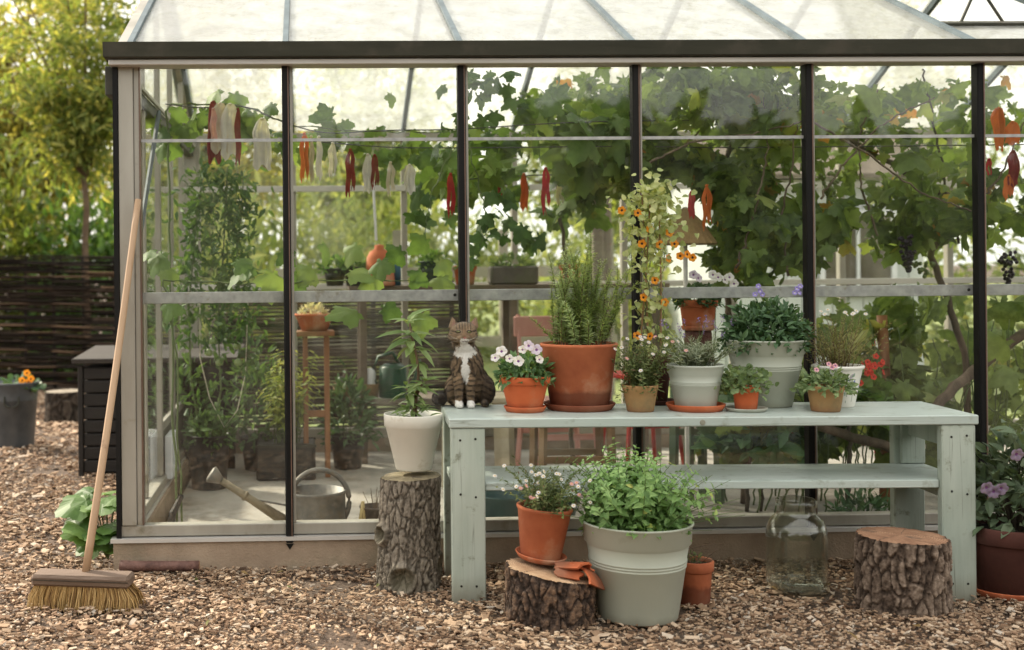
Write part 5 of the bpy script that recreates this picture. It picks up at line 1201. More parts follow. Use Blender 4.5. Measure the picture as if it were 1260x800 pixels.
# bamboo-like seedlings in a dark tray
py, s = at_z(352, 592, FZ); tr = thing('seedling_tray', 'dark tray of tall yellow green leafy plants on the greenhouse floor', 'potted plant', (py.x, py.y+0.16, FZ))
MB().bbox(-0.17, 0.17, -0.15, 0.15, 0, 0.20, 0.01).build('tray', blackp, tr); MB().box(-0.175, 0.175, -0.155, -0.1505, 0.19, 0.205).box(-0.175, 0.175, 0.1505, 0.155, 0.19, 0.205).build('rim', M['gutter'], tr)
L['ygreen'] = leafmat('yellow_green_leaf', [(0, (0.14, 0.19, 0.04)), (0.6, (0.24, 0.29, 0.075)), (1, (0.42, 0.40, 0.11))], 0.55, 0.4)
r = R(211); specs = [(r.uniform(0.25, 0.56), r.normal(0, 0.09), r.normal(0, 0.06)) for _ in range(34)]
stems_plant(tr, 0.13, 0.20, specs, L['ygreen'], OVN, 0.065, 212, spacing=0.03, r0=0.003, leafup=0.0, start=0.3, taper=0.4, wid=0.9)
# dark leafy plants further back
def inside_pot(name, label, px_, py_, Y, zz, rt, h, mat, leaf, fr, fh, n, ls, seed, tm=OVATE, style='terra', droop=0.3, fl=None, nf=0, group=None):
    p = ctr(px_, py_, Y); root = thing(name, label, 'potted plant', (p.x, Y, zz), 0, group)
    pot(root, rt, rt*0.75, h, style, mat)
    if n: mound(root, h*0.85, fr, fh, n, leaf, tm, ls, seed, 10, droop)
    r = R(seed)
    for k in range(nf):
        a = r.uniform(-PI, 0); put_flower(root, fl, (fr*0.9*math.cos(a), fr*0.8*math.sin(a), h+fh*r.uniform(0.2, 0.9)), (math.cos(a), -1, 0.3), 1.0)
    return root
# back benches
wshelf = pmat('weathered_plank', [(0.3, (0.10, 0.075, 0.055)), (0.7, (0.21, 0.17, 0.13))], 6, 0.8, 0.4, 40, stretch=(0.15, 1, 1))
ZS = 1.14
bs = thing('back_shelf', 'long weathered plank shelf along the rear glass carrying many small pots', 'shelf', (0.35, 2.5, 0))
for k in range(2): MB().bbox(0.0, 2.0, -0.10+k*0.20, 0.085+k*0.20, ZS-0.05, ZS).build('plank', wshelf, bs)
for x in (0.06, 1.0, 1.9): MB().bbox(x, x+0.045, -0.08, -0.035, 0.0, ZS-0.052).bbox(x, x+0.045, 0.2, 0.245, 0, ZS-0.052).build('leg', wshelf, bs)
MB().bbox(-0.02, 1.2, -0.12, 0.3, 0.40, 0.44).build('lower_plank', wshelf, bs)
tz = M['terra']
dgp = pmat('dark_green_plastic', g2((0.02, 0.045, 0.032)), 8, 0.5, 0.05); gsp = pmat('grey_stone_trough', g2((0.14, 0.13, 0.115)), 9, 0.9, 0.3, stain=(0.10, 0.12, 0.06))
for i, (px_, rt, h, mat, style, lf, fr, fh, n, lab) in enumerate((
    (412, 0.07, 0.11, blackp, 'plastic', 'bright', 0.10, 0.10, 160, 'black pot of light green seedlings on the rear shelf'),
    (437, 0.075, 0.12, blackp, 'plastic', 'bright', 0.09, 0.08, 140, 'black pot of low lettuce leaves beside a clay bell on the rear shelf'),
    (532, 0.085, 0.15, dgp, 'plastic', 'bright', 0.09, 0.09, 150, 'dark green pot of bright leaves on the rear shelf'),
    (572, 0.075, 0.12, tz, 'terra', 'trail', 0.08, 0.07, 60, 'terracotta pot behind the second glazing bar on the rear shelf'),
    (702, 0.07, 0.12, tz, 'terra', 'trail', 0.07, 0.06, 60, 'terracotta pot with short sprouts behind the rosemary'))):
    inside_pot('shelf_pot', lab, px_, 330, 2.48, ZS+0.001, rt, h, mat, L[lf], fr, fh, n, 0.045, 220+i, OVATE, style, group='pots on the rear shelf')
tp_ = ctr(632, 330, 2.45); tro = thing('stone_trough', 'grey trough of small leafy seedlings on the rear shelf', 'planter', (tp_.x, 2.48, ZS+0.001))
MB().bbox(-0.15, 0.15, -0.07, 0.07, 0, 0.115, 0.012).build('trough', gsp, tro); mound(tro, 0.10, 0.14, 0.09, 170, L['trail'], OVATE, 0.04, 230, 0, 0.2, ry_=0.06)
cb = ctr(467, 330, 2.42); cl = MB().lathe([(0.095, 0), (0.098, 0.01), (0.093, 0.06), (0.080, 0.17), (0.06, 0.21), (0.028, 0.23), (0.03, 0.25), (0.0, 0.258)], 36).build('clay_cloche', tz, None, True, loc=(cb.x, 2.44, ZS+0.001)); tag(cl, 'tall terracotta bell shaped forcing pot on the rear shelf', 'cloche')
bk = MB().lathe([(0, 0), (0.035, 0), (0.036, 0.12), (0.014, 0.15), (0.013, 0.17), (0, 0.171)], 24).build('blue_bottle', pmat('blue_plastic', g2((0.05, 0.14, 0.25)), 8, 0.4, 0), None, True, loc=(ctr(487, 330, 2.5).x, 2.52, ZS+0.001)); tag(bk, 'small blue bottle beside the clay bell on the rear shelf', 'bottle')
# white stick above bell
wb = MB().tube([tuple(ctr(463, 296, 2.44)), tuple(ctr(458, 205, 2.40))], 0.008, n=8).build('white_cane', M['white_plastic']); tag(wb, 'thin white cane standing up from the clay bell', 'cane')
# lower shelf things
for (px_, kind) in ((421, 'basket'), (456, 'basket')):
    q = ctr(px_, 500, 2.44); o = MB().lathe([(0, 0), (0.045, 0), (0.058, 0.085), (0.056, 0.09), (0.05, 0.085), (0.04, 0.02), (0, 0.015)], 30).build('woven_basket', pmat('straw_weave', [(0.3, (0.16, 0.10, 0.045)), (0.7, (0.36, 0.25, 0.12))], 40, 0.8, 0.6, 90, stretch=(1, 1, 4)), None, True, loc=(q.x, 2.46, 0.441))
    tag(o, 'small straw basket with a trowel on the lower rear shelf' if px_ == 421 else 'small woven pot under the white bottle on the lower rear shelf', 'basket')
q = ctr(420, 480, 2.44); tg = thing('hand_trowel', 'grey hand trowel standing in the small straw basket', 'trowel', (q.x, 2.45, 0.463)); MB().lathe([(0, 0), (0.02, 0.0), (0.03, 0.06), (0.028, 0.11), (0, 0.115)], 14).build('blade', oldzinc, tg, True, rot=(0, 0.15, 0)).scale = (1, 0.3, 1); MB().tube([(0.016, 0, 0.108), (0.03, 0, 0.16)], 0.009, n=8).build('handle', wshelf, tg)
q = ctr(451, 480, 2.42); o = MB().lathe([(0, 0), (0.032, 0), (0.034, 0.01), (0.032, 0.14), (0.02, 0.165), (0, 0.17)], 24).build('white_bottle', M['white_plastic'], None, True, loc=(ctr(456, 480, 2.46).x, 2.46, 0.50)); o.location.z = 0.457; tag(o, 'plain white plastic bottle standing on the lower rear shelf', 'bottle')
q = ctr(492, 485, 2.3); wc = thing('green_watering_can', 'green plastic watering can on the lower rear shelf behind the oleander', 'watering can', (q.x-0.03, 2.45, 0.441)); gpl = pmat('green_plastic', g2((0.01, 0.055, 0.028)), 8, 0.4, 0)
MB().lathe([(0, 0), (0.085, 0), (0.09, 0.015), (0.085, 0.19), (0.05, 0.215), (0.045, 0.2), (0, 0.19)], 30).build('body', gpl, wc, True); MB().tube([(0.08, 0, 0.03), (0.14, -0.01, 0.12), (0.165, -0.01, 0.24)], 0.016, 0.011, 8).build('spout', gpl, wc, True); MB().tube([(-0.08, 0, 0.06), (-0.14, 0, 0.14), (-0.09, 0, 0.26), (0.0, 0, 0.28), (0.04, 0, 0.21)], 0.011, n=8).build('handle', gpl, wc, True)

for (px_, lab_, lf_, fr_, fh_, sd_) in ((318, 'black pot of dark bushy pepper plants behind the tray of yellow green seedlings', 'tomato', 0.22, 0.55, 251), (428, 'black pot of tall leafy basil behind the wooden plant stand', 'dark', 0.16, 0.40, 252), (232, 'dark pot of ferny greens at the rear gable corner of the greenhouse', 'tomato', 0.14, 0.55, 253)):
    inside_pot('leafy_pot', lab_, px_, 560, 2.28, FZ, 0.11, 0.20, blackp, L[lf_], fr_, fh_, 330, 0.075, sd_, OVN, 'plastic', 0.1)
# orange brown stand with a bowl
q = ctr(388, 400, 2.0); stn = thing('plant_stand', 'orange brown wooden plant stand holding a wide clay bowl', 'plant stand', (q.x, 2.0, FZ))
ob = pmat('orange_brown_wood', [(0.3, (0.20, 0.085, 0.035)), (0.7, (0.33, 0.155, 0.07))], 6, 0.6, 0.2, stretch=(1, 1, 0.15))
for (x, y) in ((-0.075, -0.06), (0.05, -0.06), (-0.075, 0.06), (0.05, 0.06)): MB().bbox(x, x+0.03, y, y+0.03, 0, 0.82, M=Matrix.Identity(4)).build('leg', ob, stn)
MB().bbox(-0.11, 0.11, -0.085, 0.115, 0.822, 0.85).build('top', ob, stn); MB().bbox(-0.07, 0.075, -0.055, -0.035, 0.35, 0.39).build('stretcher', ob, stn)
bwl = thing('clay_bowl', 'wide orange clay bowl of pale succulents on the wooden plant stand', 'bowl', (q.x-0.005, 2.01, FZ+0.8515)); MB().lathe([(0, 0), (0.075, 0), (0.11, 0.085), (0.118, 0.09), (0.116, 0.10), (0.108, 0.098), (0.09, 0.05), (0, 0.04)], 36).build('bowl', M['terra'], bwl, True)
mound(bwl, 0.06, 0.085, 0.10, 120, leafmat('pale_succulent', [(0, (0.25, 0.25, 0.18)), (1, (0.55, 0.52, 0.42))]), OVATE, 0.04, 240, 0, 0.1)

# stools, chair, tables under and behind the bench
def stool(name, label, cat, x, y, seat, leg, mat, w, d, rz=0, splay=0.0, back=None, tube_=False, rails=True):
    root = thing(name, label, cat, (x, y, FZ), rz)
    MB().bbox(-w/2, w/2, -d/2, d/2, seat-0.03, seat, 0.006).build('seat', mat, root)
    for sx in (-1, 1):
        for sy in (-1, 1):
            a = (sx*(w/2-0.02+splay), sy*(d/2-0.02+splay), 0); b = (sx*(w/2-0.03), sy*(d/2-0.03), seat-0.031)
            MB().tube([a, b], leg, n=10 if tube_ else 4).build('leg', mat, root)
    if rails:
        for sy in (-1, 1): MB().bbox(-w/2+0.03, w/2-0.03, sy*(d/2-0.02)-0.008, sy*(d/2-0.02)+0.008, seat*0.52, seat*0.52+0.035).build('rail', mat, root)
    if back:
        for sx in (-1, 1): MB().tube([(sx*(w/2-0.03), d/2-0.02, seat+0.001), (sx*(w/2-0.03), d/2+0.05, back)], leg*0.8, n=8).build('back_post', mat, root)
        MB().bbox(-w/2+0.0, w/2, d/2+0.028, d/2+0.05, back-0.13, back-0.01, 0.006).build('backrest', mat, root)
    return root
pinkm = pmat('faded_pink_paint', [(0.3, (0.50, 0.23, 0.19)), (0.7, (0.60, 0.32, 0.27))], 6, 0.6, 0.1); redm = pmat('red_paint', g2((0.42, 0.035, 0.025)), 6, 0.4, 0)
brw = pmat('brown_stool_wood', [(0.3, (0.17, 0.095, 0.045)), (0.7, (0.29, 0.18, 0.09))], 6, 0.6, 0.2, stretch=(0.3, 0.3, 1)); pale = pmat('pale_wood', g2((0.42, 0.36, 0.26)), 6, 0.7, 0.2); grw = pmat('green_painted_wood', g2((0.10, 0.145, 0.085)), 6, 0.6, 0.1)
a = ctr(690, 500, 1.75); stool('garden_chair', 'faded pink chair inside the greenhouse behind the large rosemary pot', 'chair', a.x, 1.85, 0.45, 0.016, pinkm, 0.38, 0.38, 0.1, 0.02, 0.93)
a = ctr(706, 520, 1.0); stool('wooden_stool', 'brown wooden stool behind the bench under the rosemary', 'stool', a.x, 1.05, 0.44, 0.022, brw, 0.40, 0.30)
a = ctr(620, 520, 1.3); stool('side_table', 'pale wooden side table with thick square legs behind the bench', 'table', a.x-0.12, 1.45, 0.52, 0.036, pale, 0.34, 0.30, 0, 0, None, False, False)
a = ctr(795, 520, 1.5); stool('metal_stool', 'red metal stool with thin splayed legs inside the greenhouse', 'stool', a.x, 1.6, 0.62, 0.012, redm, 0.30, 0.30, 0.2, 0.05, None, True)
a = ctr(852, 520, 1.2); stool('trestle_stool', 'green painted wooden trestle next to the red stool', 'trestle', a.x, 1.15, 0.60, 0.026, grw, 0.20, 0.30)
a = ctr(1068, 520, 1.4); stool('metal_chair', 'red tubular chair behind the right end of the bench among squash leaves', 'chair', a.x-0.1, 1.5, 0.46, 0.014, redm, 0.42, 0.40, -0.3, 0.03, 0.85, True)
a = ctr(1069, 570, 1.2); o = MB().tube([(0, 0, 0), (0.01, 0, 0.5), (0.0, 0.02, 0.95)], 0.03, 0.026, 9).build('brown_post', ob, None, True, loc=(a.x-0.01, 1.0, FZ)); tag(o, 'brown round post standing beside the red tubular chair', 'post')
q = ctr(640, 640, 0.4); tb = thing('garden_tub', 'dark teal plastic tub on the floor just inside the glass behind the bench', 'tub', (q.x+0.03, 0.42, FZ)); MB().lathe([(0, 0), (0.17, 0), (0.21, 0.17), (0.22, 0.175), (0.22, 0.185), (0.205, 0.18), (0.16, 0.02), (0, 0.015)], 40).build('body', pmat('teal_plastic', g2((0.035, 0.085, 0.085)), 5, 0.4, 0), tb, True); tb.scale = (1.2, 0.8, 1)

# straw lampshade on its post
q = ctr(843, 278, 0.62); lp = thing('straw_sunshade', 'conical straw shade on a white post beside the cane climber', 'sunshade', (q.x, 0.62, FZ)); zc_ = q.z-FZ
mb = MB(); aa = np.linspace(0, 2*PI, 49)[:-1]
V = np.array([(rad*(1+0.012*((i % 2)*2-1))*math.cos(a), rad*(1+0.012*((i % 2)*2-1))*math.sin(a), zz) for rad, zz in ((0.012, 0.085), (0.075, 0.025), (0.148, -0.085)) for i, a in enumerate(aa)])
ix = np.arange(48*3).reshape(3, 48); n2_ = np.roll(ix, -1, 1); mb.add(V + np.array([0, 0, zc_]), np.stack([ix[:-1], n2_[:-1], n2_[1:], ix[1:]], -1).reshape(-1, 4)); mb.add(V*np.array([0.97, 0.97, 1]) + np.array([0, 0, zc_-0.006]), np.stack([ix[:-1], ix[1:], n2_[1:], n2_[:-1]], -1).reshape(-1, 4))
mb.build('shade', islandmat('ribbed_straw', [(0, (0.26, 0.16, 0.07)), (1, (0.38, 0.25, 0.12))], 0.8, 0.5), lp); MB().tube([(0, 0, 0), (0, 0, zc_+0.09)], 0.011, n=8).build('post', M['alu_white'], lp)

# ------------------------------------------------------------------ wires and ribbons
def wire(pts, Ys, label):
    q = np.array([at_y(a, b, Ys)[0] for a, b in pts]); t = np.linspace(0, len(pts)-1, 60); q = np.stack([np.interp(t, range(len(pts)), q[:, i]) for i in range(3)], -1)
    k = np.ones(7)/7; qs = q.copy()
    for i in range(3): qs[3:-3, i] = np.convolve(q[:, i], k, 'valid')
    tag(MB().tube(qs, 0.003, n=5).build('support_wire', M['wire'], None, True), label, 'wire')
wire(((203, 128), (250, 134), (300, 128), (345, 150), (400, 166), (470, 160), (560, 160), (700, 150), (860, 148)), 0.585, 'dark training wire running from the gable brace behind the ribbons')
wire(((360, 172), (480, 182), (600, 182), (760, 180), (900, 182), (1260, 178)), 0.625, 'second dark training wire with the red and white ribbons')
wire(((560, 222), (640, 216), (760, 214), (900, 222), (1000, 220)), 1.155, 'rear wire hung with pale ribbons behind the rosemary')
RC = dict(cream=(0.62, 0.55, 0.43), white=(0.72, 0.71, 0.69), maroon=(0.22, 0.025, 0.03), red=(0.45, 0.04, 0.05), orange=(0.68, 0.18, 0.05), pink=(0.55, 0.33, 0.32), brown=(0.30, 0.13, 0.06))
RMat = {}
def rmat(c):
    if c not in RMat:
        v = RC[c]; RMat[c] = leafmat('ribbon_' + c, [(0, tuple(x*0.85 for x in v)), (1, v)], 0.8, 0.4, 1.0)
    return RMat[c]
def ribbon(x0, x1, y0, y1, Y, c, label, seed, tails=0):
    r = R(seed); s = F/(Y+DC); p = ctr((x0+x1)/2, y0, Y); w = (x1-x0)/s; h = (y1-y0)/s
    mb = MB(); nu, nv = 9, 18; U, Vv = np.meshgrid(np.linspace(-0.5, 0.5, nu), np.linspace(0, 1, nv)); ix = np.arange(nu*nv).reshape(nv, nu); f = np.stack([ix[:-1, :-1], ix[1:, :-1], ix[1:, 1:], ix[:-1, 1:]], -1).reshape(-1, 4)
    nt_ = tails or (1 if w > 0.058 or seed % 3 == 0 else 2)
    for k in range(nt_):   # two or three limp tails hanging from one knot
        ph = r.uniform(0, 6, 4); hk = h*(1 - 0.22*k*r.random()); wk_ = w/nt_*r.uniform(0.8, 1.15); off = ((k+0.5)/nt_-0.5)*w
        g = np.minimum(1, Vv*3.5)**0.7; tw = (ph[1]-3)*0.28*Vv
        fold = 0.10*wk_*np.sin(U*17+ph[1]+Vv*2) + 0.05*wk_*np.sin(U*31+ph[0])
        Xw = off*g + U*wk_*(0.35+0.65*g)*np.cos(tw) + 0.003*np.sin(Vv*9+ph[2]); Yw = U*wk_*np.sin(tw) + fold*g + 0.004*np.sin(Vv*7+ph[3])*Vv + 0.002*k
        Zw = -hk*Vv*(1 + 0.07*np.sin(U*9+ph[0])) ; V3 = np.stack([Xw, Yw, Zw], -1).reshape(-1, 3); mb.add(V3, f); mb.add(V3+np.array([0, 0.0009, 0]), f[:, ::-1])
    mb.lathe([(0.0005, 0.006), (min(0.007, w*0.25), 0.003), (min(0.008, w*0.28), -0.003), (0.0005, -0.008)], 8)
    o = mb.build('ribbon', rmat(c), None, True, loc=p); tag(o, label, 'ribbon', 'cloth ribbons tied to the greenhouse wires'); return o
ribs = [
 (312, 332, 146, 206, 0.75, 'white', 'wide translucent white ribbon beside the cream and maroon cloth'), (369, 380, 164, 222, 0.75, 'orange', 'bright orange ribbon just past the first black bar'),
 (380, 386, 168, 224, 0.78, 'cream', 'narrow cream ribbon touching the bright orange one'), (388, 397, 168, 220, 0.75, 'white', 'crinkled white ribbon next to the cream and orange pair'), (404, 415, 176, 216, 0.75, 'white', 'short white ribbon before the twisted maroon one'),
 (425, 437, 184, 240, 0.8, 'maroon', 'twisted dark maroon ribbon in the second bay'), (447, 458, 190, 236, 1.2, 'white', 'faint white ribbon behind the white cane'), (456, 466, 191, 232, 1.0, 'maroon', 'short maroon ribbon above the white cane'),
 (475, 486, 200, 240, 1.35, 'cream', 'pale cream ribbon in the middle of the second bay'), (497, 511, 203, 238, 1.35, 'white', 'wide white ribbon near the red one in the second bay'), (549, 560, 214, 266, 1.35, 'red', 'red ribbon tied close to the second full black bar'),
 (612, 617, 222, 250, 1.9, 'red', 'tiny red ribbon in the third bay'), (640, 650, 214, 258, 1.9, 'orange', 'thin orange ribbon in the third bay'), (666, 677, 207, 262, 1.35, 'red', 'long bright red ribbon above the rosemary'),
 (684, 694, 212, 252, 1.9, 'white', 'pale ribbon beside the long bright red one'), (700, 712, 202, 236, 1.9, 'brown', 'brown ribbon above the rosemary tips'), (718, 726, 206, 240, 1.9, 'maroon', 'dark red ribbon by the fence posts above the rosemary'),
 (728, 738, 214, 250, 1.9, 'cream', 'cream ribbon near the fence posts above the rosemary'), (846, 856, 236, 268, 1.6, 'red', 'red ribbon above the conical straw shade'), (863, 876, 228, 282, 1.55, 'orange', 'orange ribbon just beyond the conical straw shade'),
 (886, 897, 224, 280, 1.75, 'white', 'long white ribbon beside the orange one past the straw shade'), (1218, 1240, 133, 184, 0.7, 'orange', 'big orange ribbon in the last bay near the top'), (1236, 1256, 150, 178, 0.72, 'orange', 'second loop of orange cloth beside the big orange ribbon'),
 (1212, 1222, 196, 216, 0.7, 'red', 'small red scrap in the last bay'), (1240, 1254, 186, 230, 0.9, 'maroon', 'dark maroon ribbon hanging below the big orange ribbon'), (1234, 1248, 216, 246, 0.95, 'orange', 'low orange ribbon in the last bay among grape leaves'), (596, 604, 218, 252, 1.9, 'cream', 'cream ribbon in the third bay beside the black bar')]
for i, a in enumerate(ribs): ribbon(*a[:4], {1.35: 0.62, 1.2: 0.64, 1.0: 0.63, 1.9: 1.15, 1.75: 1.1, 0.75: 0.58, 0.78: 0.60, 0.8: 0.6, 0.7: 0.3, 0.72: 0.32, 0.9: 0.34, 0.95: 0.34, 1.6: 0.46, 1.55: 0.45}.get(a[4], a[4]), *a[5:], seed=300+i)
ck = [(255, 271, 125, 198, 'maroon', 'maroon cloth strip at the edge of the cream bundle'), (258, 284, 127, 186, 'cream', 'cream cloth bundle hanging from the wire in the first bay'), (272, 294, 128, 193, 'white', 'off white cloth strip of the bundle in the first bay'), (288, 297, 134, 200, 'maroon', 'dark red strip at the far edge of the cream cloth bundle'), (259, 266, 134, 172, 'pink', 'dusty pink strip in the cream cloth bundle')]
for i, a in enumerate(ck): ribbon(a[0], a[1], a[2], a[3], 0.58-0.012*i, a[4], a[5], 340+i, 1)

# ------------------------------------------------------------------ vines
L['grape'] = leafmat('grape_leaf', [(0, (0.03, 0.058, 0.02)), (0.45, (0.08, 0.13, 0.042)), (0.88, (0.16, 0.225, 0.072)), (0.975, (0.26, 0.29, 0.09)), (0.99, (0.34, 0.13, 0.03)), (1, (0.40, 0.15, 0.03))], 0.45, 0.5, 1.7)
L['cuke'] = leafmat('cucumber_leaf', [(0, (0.045, 0.09, 0.026)), (0.6, (0.10, 0.165, 0.05)), (1, (0.20, 0.27, 0.085))], 0.55, 0.42, 1.5)
def leafcloud(root, boxes, leaf, tm, size, seed, name='foliage'):
    r = R(seed); P = []; 
    for (x0, x1, y0, y1, z0, z1, n) in boxes:
        q = np.stack([r.uniform(x0, x1, n*2), r.uniform(y0, y1, n*2), r.uniform(z0, z1, n*2)], -1)
        k = np.array([mnoise.noise((v[0]*2.6+seed, v[1]*2.6, v[2]*2.6)) for v in q]); q = q[np.argsort(-k)[:n]]; P.append(q)
    P = np.vstack(P); n = len(P); d = rdir(r, n); d[:, 2] -= 0.7; nn = nrm(np.array([0, -0.55, 0.65]) + r.normal(0, 0.5, (n, 3)))
    mb = MB(); mb.inst(tm, P, d, nn, size*np.clip(r.gamma(9, 0.11, n), 0.4, 1.7)); st = MB()
    o = mb.build(name, leaf, root, True); return P
def limb(root, pts, r0, r1, mat, name='limb', seed=0):
    r = R(seed); p = np.array(pts, float); t = np.linspace(0, len(p)-1, len(p)*8); q = np.stack([np.interp(t, range(len(p)), p[:, i]) for i in range(3)], -1)
    q[1:-1] += r.normal(0, 0.004, q[1:-1].shape); return MB().tube(q, r0, r1, 8).build(name, mat, root, True)
barkv = pmat('vine_bark', [(0.3, (0.07, 0.05, 0.035)), (0.7, (0.17, 0.125, 0.09))], 20, 0.9, 0.6, 50, stretch=(1, 1, 0.3))
def wc(px_, py_, Y): return tuple(at_y(px_, py_, Y)[0])
gv = thing('grape_vine', 'large dark grape vine filling the top of the fourth glass bay above the straw shade', 'grape vine', (0, 0, 0))
leafcloud(gv, [(1.62, 2.42, 0.35, 1.5, 1.72, 2.20, 500), (1.62, 2.15, 0.5, 1.2, 1.64, 1.85, 170), (2.10, 2.48, 0.4, 1.0, 1.12, 1.75, 210), (1.3, 1.75, 0.6, 1.6, 1.85, 2.25, 70), (1.5, 2.5, 1.5, 2.4, 1.95, 2.35, 60)], L['grape'], GRAPE, 0.094, 401)
limb(gv, [(2.3, 1.0, FZ), (2.32, 1.0, 0.5), (2.25, 1.05, 1.0), (2.2, 1.1, 1.5), wc(905, 150, 1.1), wc(860, 140, 1.1)], 0.022, 0.010, barkv, 'trunk'); limb(gv, [wc(960, 240, 0.9), wc(930, 160, 0.9), wc(885, 143, 0.9), wc(840, 180, 0.9)], 0.006, 0.004, M['cane'])
gv2 = thing('grape_vine', 'second grape vine with orange tinged leaves and dark fruit in the fifth and last bays', 'grape vine', (0, 0, 0))
leafcloud(gv2, [(2.4, 3.3, 0.4, 1.5, 1.72, 2.15, 200), (2.3, 3.5, 0.45, 1.2, 1.45, 1.75, 160), (3.3, 4.9, 0.5, 2.2, 1.4, 2.25, 300), (2.35, 2.65, 0.45, 0.9, 1.25, 1.7, 70), (2.8, 3.3, 0.6, 1.1, 1.32, 1.55, 50)], L['grape'], GRAPE, 0.096, 402)
limb(gv2, [(3.55, 1.1, FZ), (3.5, 1.1, 0.8), (3.3, 1.05, 1.3), wc(1180, 250, 0.95), wc(1120, 215, 0.95), wc(1050, 175, 0.95), wc(1010, 160, 0.95)], 0.02, 0.012, barkv, 'trunk'); limb(gv2, [wc(1180, 300, 0.9), wc(1165, 240, 0.9), wc(1145, 130, 0.9), wc(1135, 85, 0.9)], 0.007, 0.005, M['darkstem'])
for i_, pts in enumerate(([(800, 200), (850, 175), (930, 165), (990, 150)], [(1000, 150), (1060, 185), (1130, 235), (1195, 260)], [(1010, 245), (1040, 200), (1090, 150), (1150, 120)], [(905, 330), (930, 260), (945, 190), (940, 120)], [(970, 340), (960, 270), (975, 200), (985, 120)], [(1205, 250), (1235, 210), (1260, 150)], [(1080, 290), (1060, 230), (1055, 170), (1080, 110)])):
    limb(gv if pts[0][0] < 1000 else gv2, [wc(a_, b_, 0.36+0.03*i_) for a_, b_ in pts], 0.006, 0.0035, barkv, 'cane', i_)
gm = {}
for nm, c in (('dark_grapes', (0.025, 0.015, 0.03)), ('green_grapes', (0.14, 0.19, 0.06))): gm[nm] = pmat(nm, g2(c), 20, 0.4, 0)
r = R(410)
for (a, b, Y, h_, nm, own, n_) in ((1117, 312, 0.75, 0.17, 'dark_grapes', gv2, 60), (1137, 332, 0.8, 0.07, 'green_grapes', gv2, 24), (1022, 232, 0.7, 0.16, 'green_grapes', gv2, 50), (1240, 330, 0.9, 0.16, 'dark_grapes', gv2, 46), (985, 240, 0.8, 0.12, 'green_grapes', gv, 36)):
    c = np.array(at_y(a, b, Y)[0]); mb = MB()
    for k in range(n_):
        f = r.random(); a_ = r.uniform(0, 2*PI); q = (0.05*(1-f)+0.008)*math.sqrt(r.random()); mb.lathe([(0.0005, 0.0105), (0.0075, 0.007), (0.0105, 0), (0.0075, -0.007), (0.0005, -0.0105)], 8, 0, (c[0]+q*math.cos(a_), c[1]+q*math.sin(a_), c[2]+h_*(0.5-f)))
    mb.build('grape_bunch', gm[nm], own, True)
gv3 = thing('grape_vine', 'lighter thin vine with hanging shoots across the third bay above the rosemary', 'grape vine', (0, 0, 0))
leafcloud(gv3, [(0.85, 1.65, 0.5, 1.4, 1.70, 2.0, 60), (1.15, 1.62, 0.6, 1.6, 1.70, 2.1, 80), (0.7, 1.5, 1.0, 2.0, 1.68, 1.85, 80), (1.35, 1.62, 1.0, 1.6, 1.5, 1.75, 30)], L['cuke'], GRAPE, 0.11, 403)
for pts in ([wc(575, 170, 0.6), wc(590, 230, 0.6), wc(600, 280, 0.6), wc(585, 320, 0.6)], [wc(560, 175, 0.55), wc(530, 240, 0.55), wc(523, 290, 0.55)]):
    limb(gv3, pts, 0.004, 0.002, M['stem'])
P = []; r = R(404)
for (a, b) in ((592, 268), (610, 262), (600, 290), (622, 275), (640, 285), (650, 300), (582, 300), (570, 130), (592, 110), (545, 160), (620, 100), (640, 120), (600, 150), (530, 270), (520, 255), (600, 95), (586, 90), (618, 230), (630, 240), (540, 190), (578, 240)): P += [np.array(wc(a, b, 0.6)) + r.normal(0, 0.03, 3) for _ in range(3)]
MB().inst(GRAPE, P, nrm(rdir(r, len(P)) + np.array([0, 0, -0.7])), nrm(np.array([0, -0.7, 0.4]) + r.normal(0, 0.4, (len(P), 3))), r.uniform(0.05, 0.10, len(P))).build('hanging_leaves', L['tomato'], gv3, True)
limb(gv3, [(1.5, 1.4, FZ), (1.52, 1.4, 0.7), (1.48, 1.4, 1.3), (1.4, 1.3, 1.9)], 0.014, 0.008, barkv, 'trunk')
cv = thing('cucumber_vine', 'cucumber vine with big rounded leaves trailing along the wire in the first two bays', 'cucumber vine', (0, 0, 0))
r = R(405); P = []; SZ = []; D = []
vp = [(200, 135), (240, 130), (270, 118), (300, 122), (330, 150), (380, 150), (410, 140), (440, 145), (480, 160), (510, 150), (560, 165)]
for i, (a, b) in enumerate(vp):
    for k in range(9): P.append(np.array(wc(a + r.normal(0, 16), b + 10 + abs(r.normal(0, 14)), 0.86 + r.normal(0, 0.05)))); SZ.append(r.uniform(0.06, 0.12)); D.append([r.normal(0, 0.5), -0.3, -0.7+r.normal(0, 0.4)])
for (a, b, sz) in ((270, 112, 0.16), (288, 115, 0.15), (245, 138, 0.15), (225, 134, 0.13), (318, 140, 0.15), (336, 128, 0.12), (410, 138, 0.17), (425, 148, 0.10), (340, 175, 0.15), (480, 115, 0.10), (545, 105, 0.10), (460, 190, 0.13)): P.append(np.array(wc(a, b, 0.8))); SZ.append(sz*0.85); D.append([r.normal(0, 0.6), -0.2, -0.5])
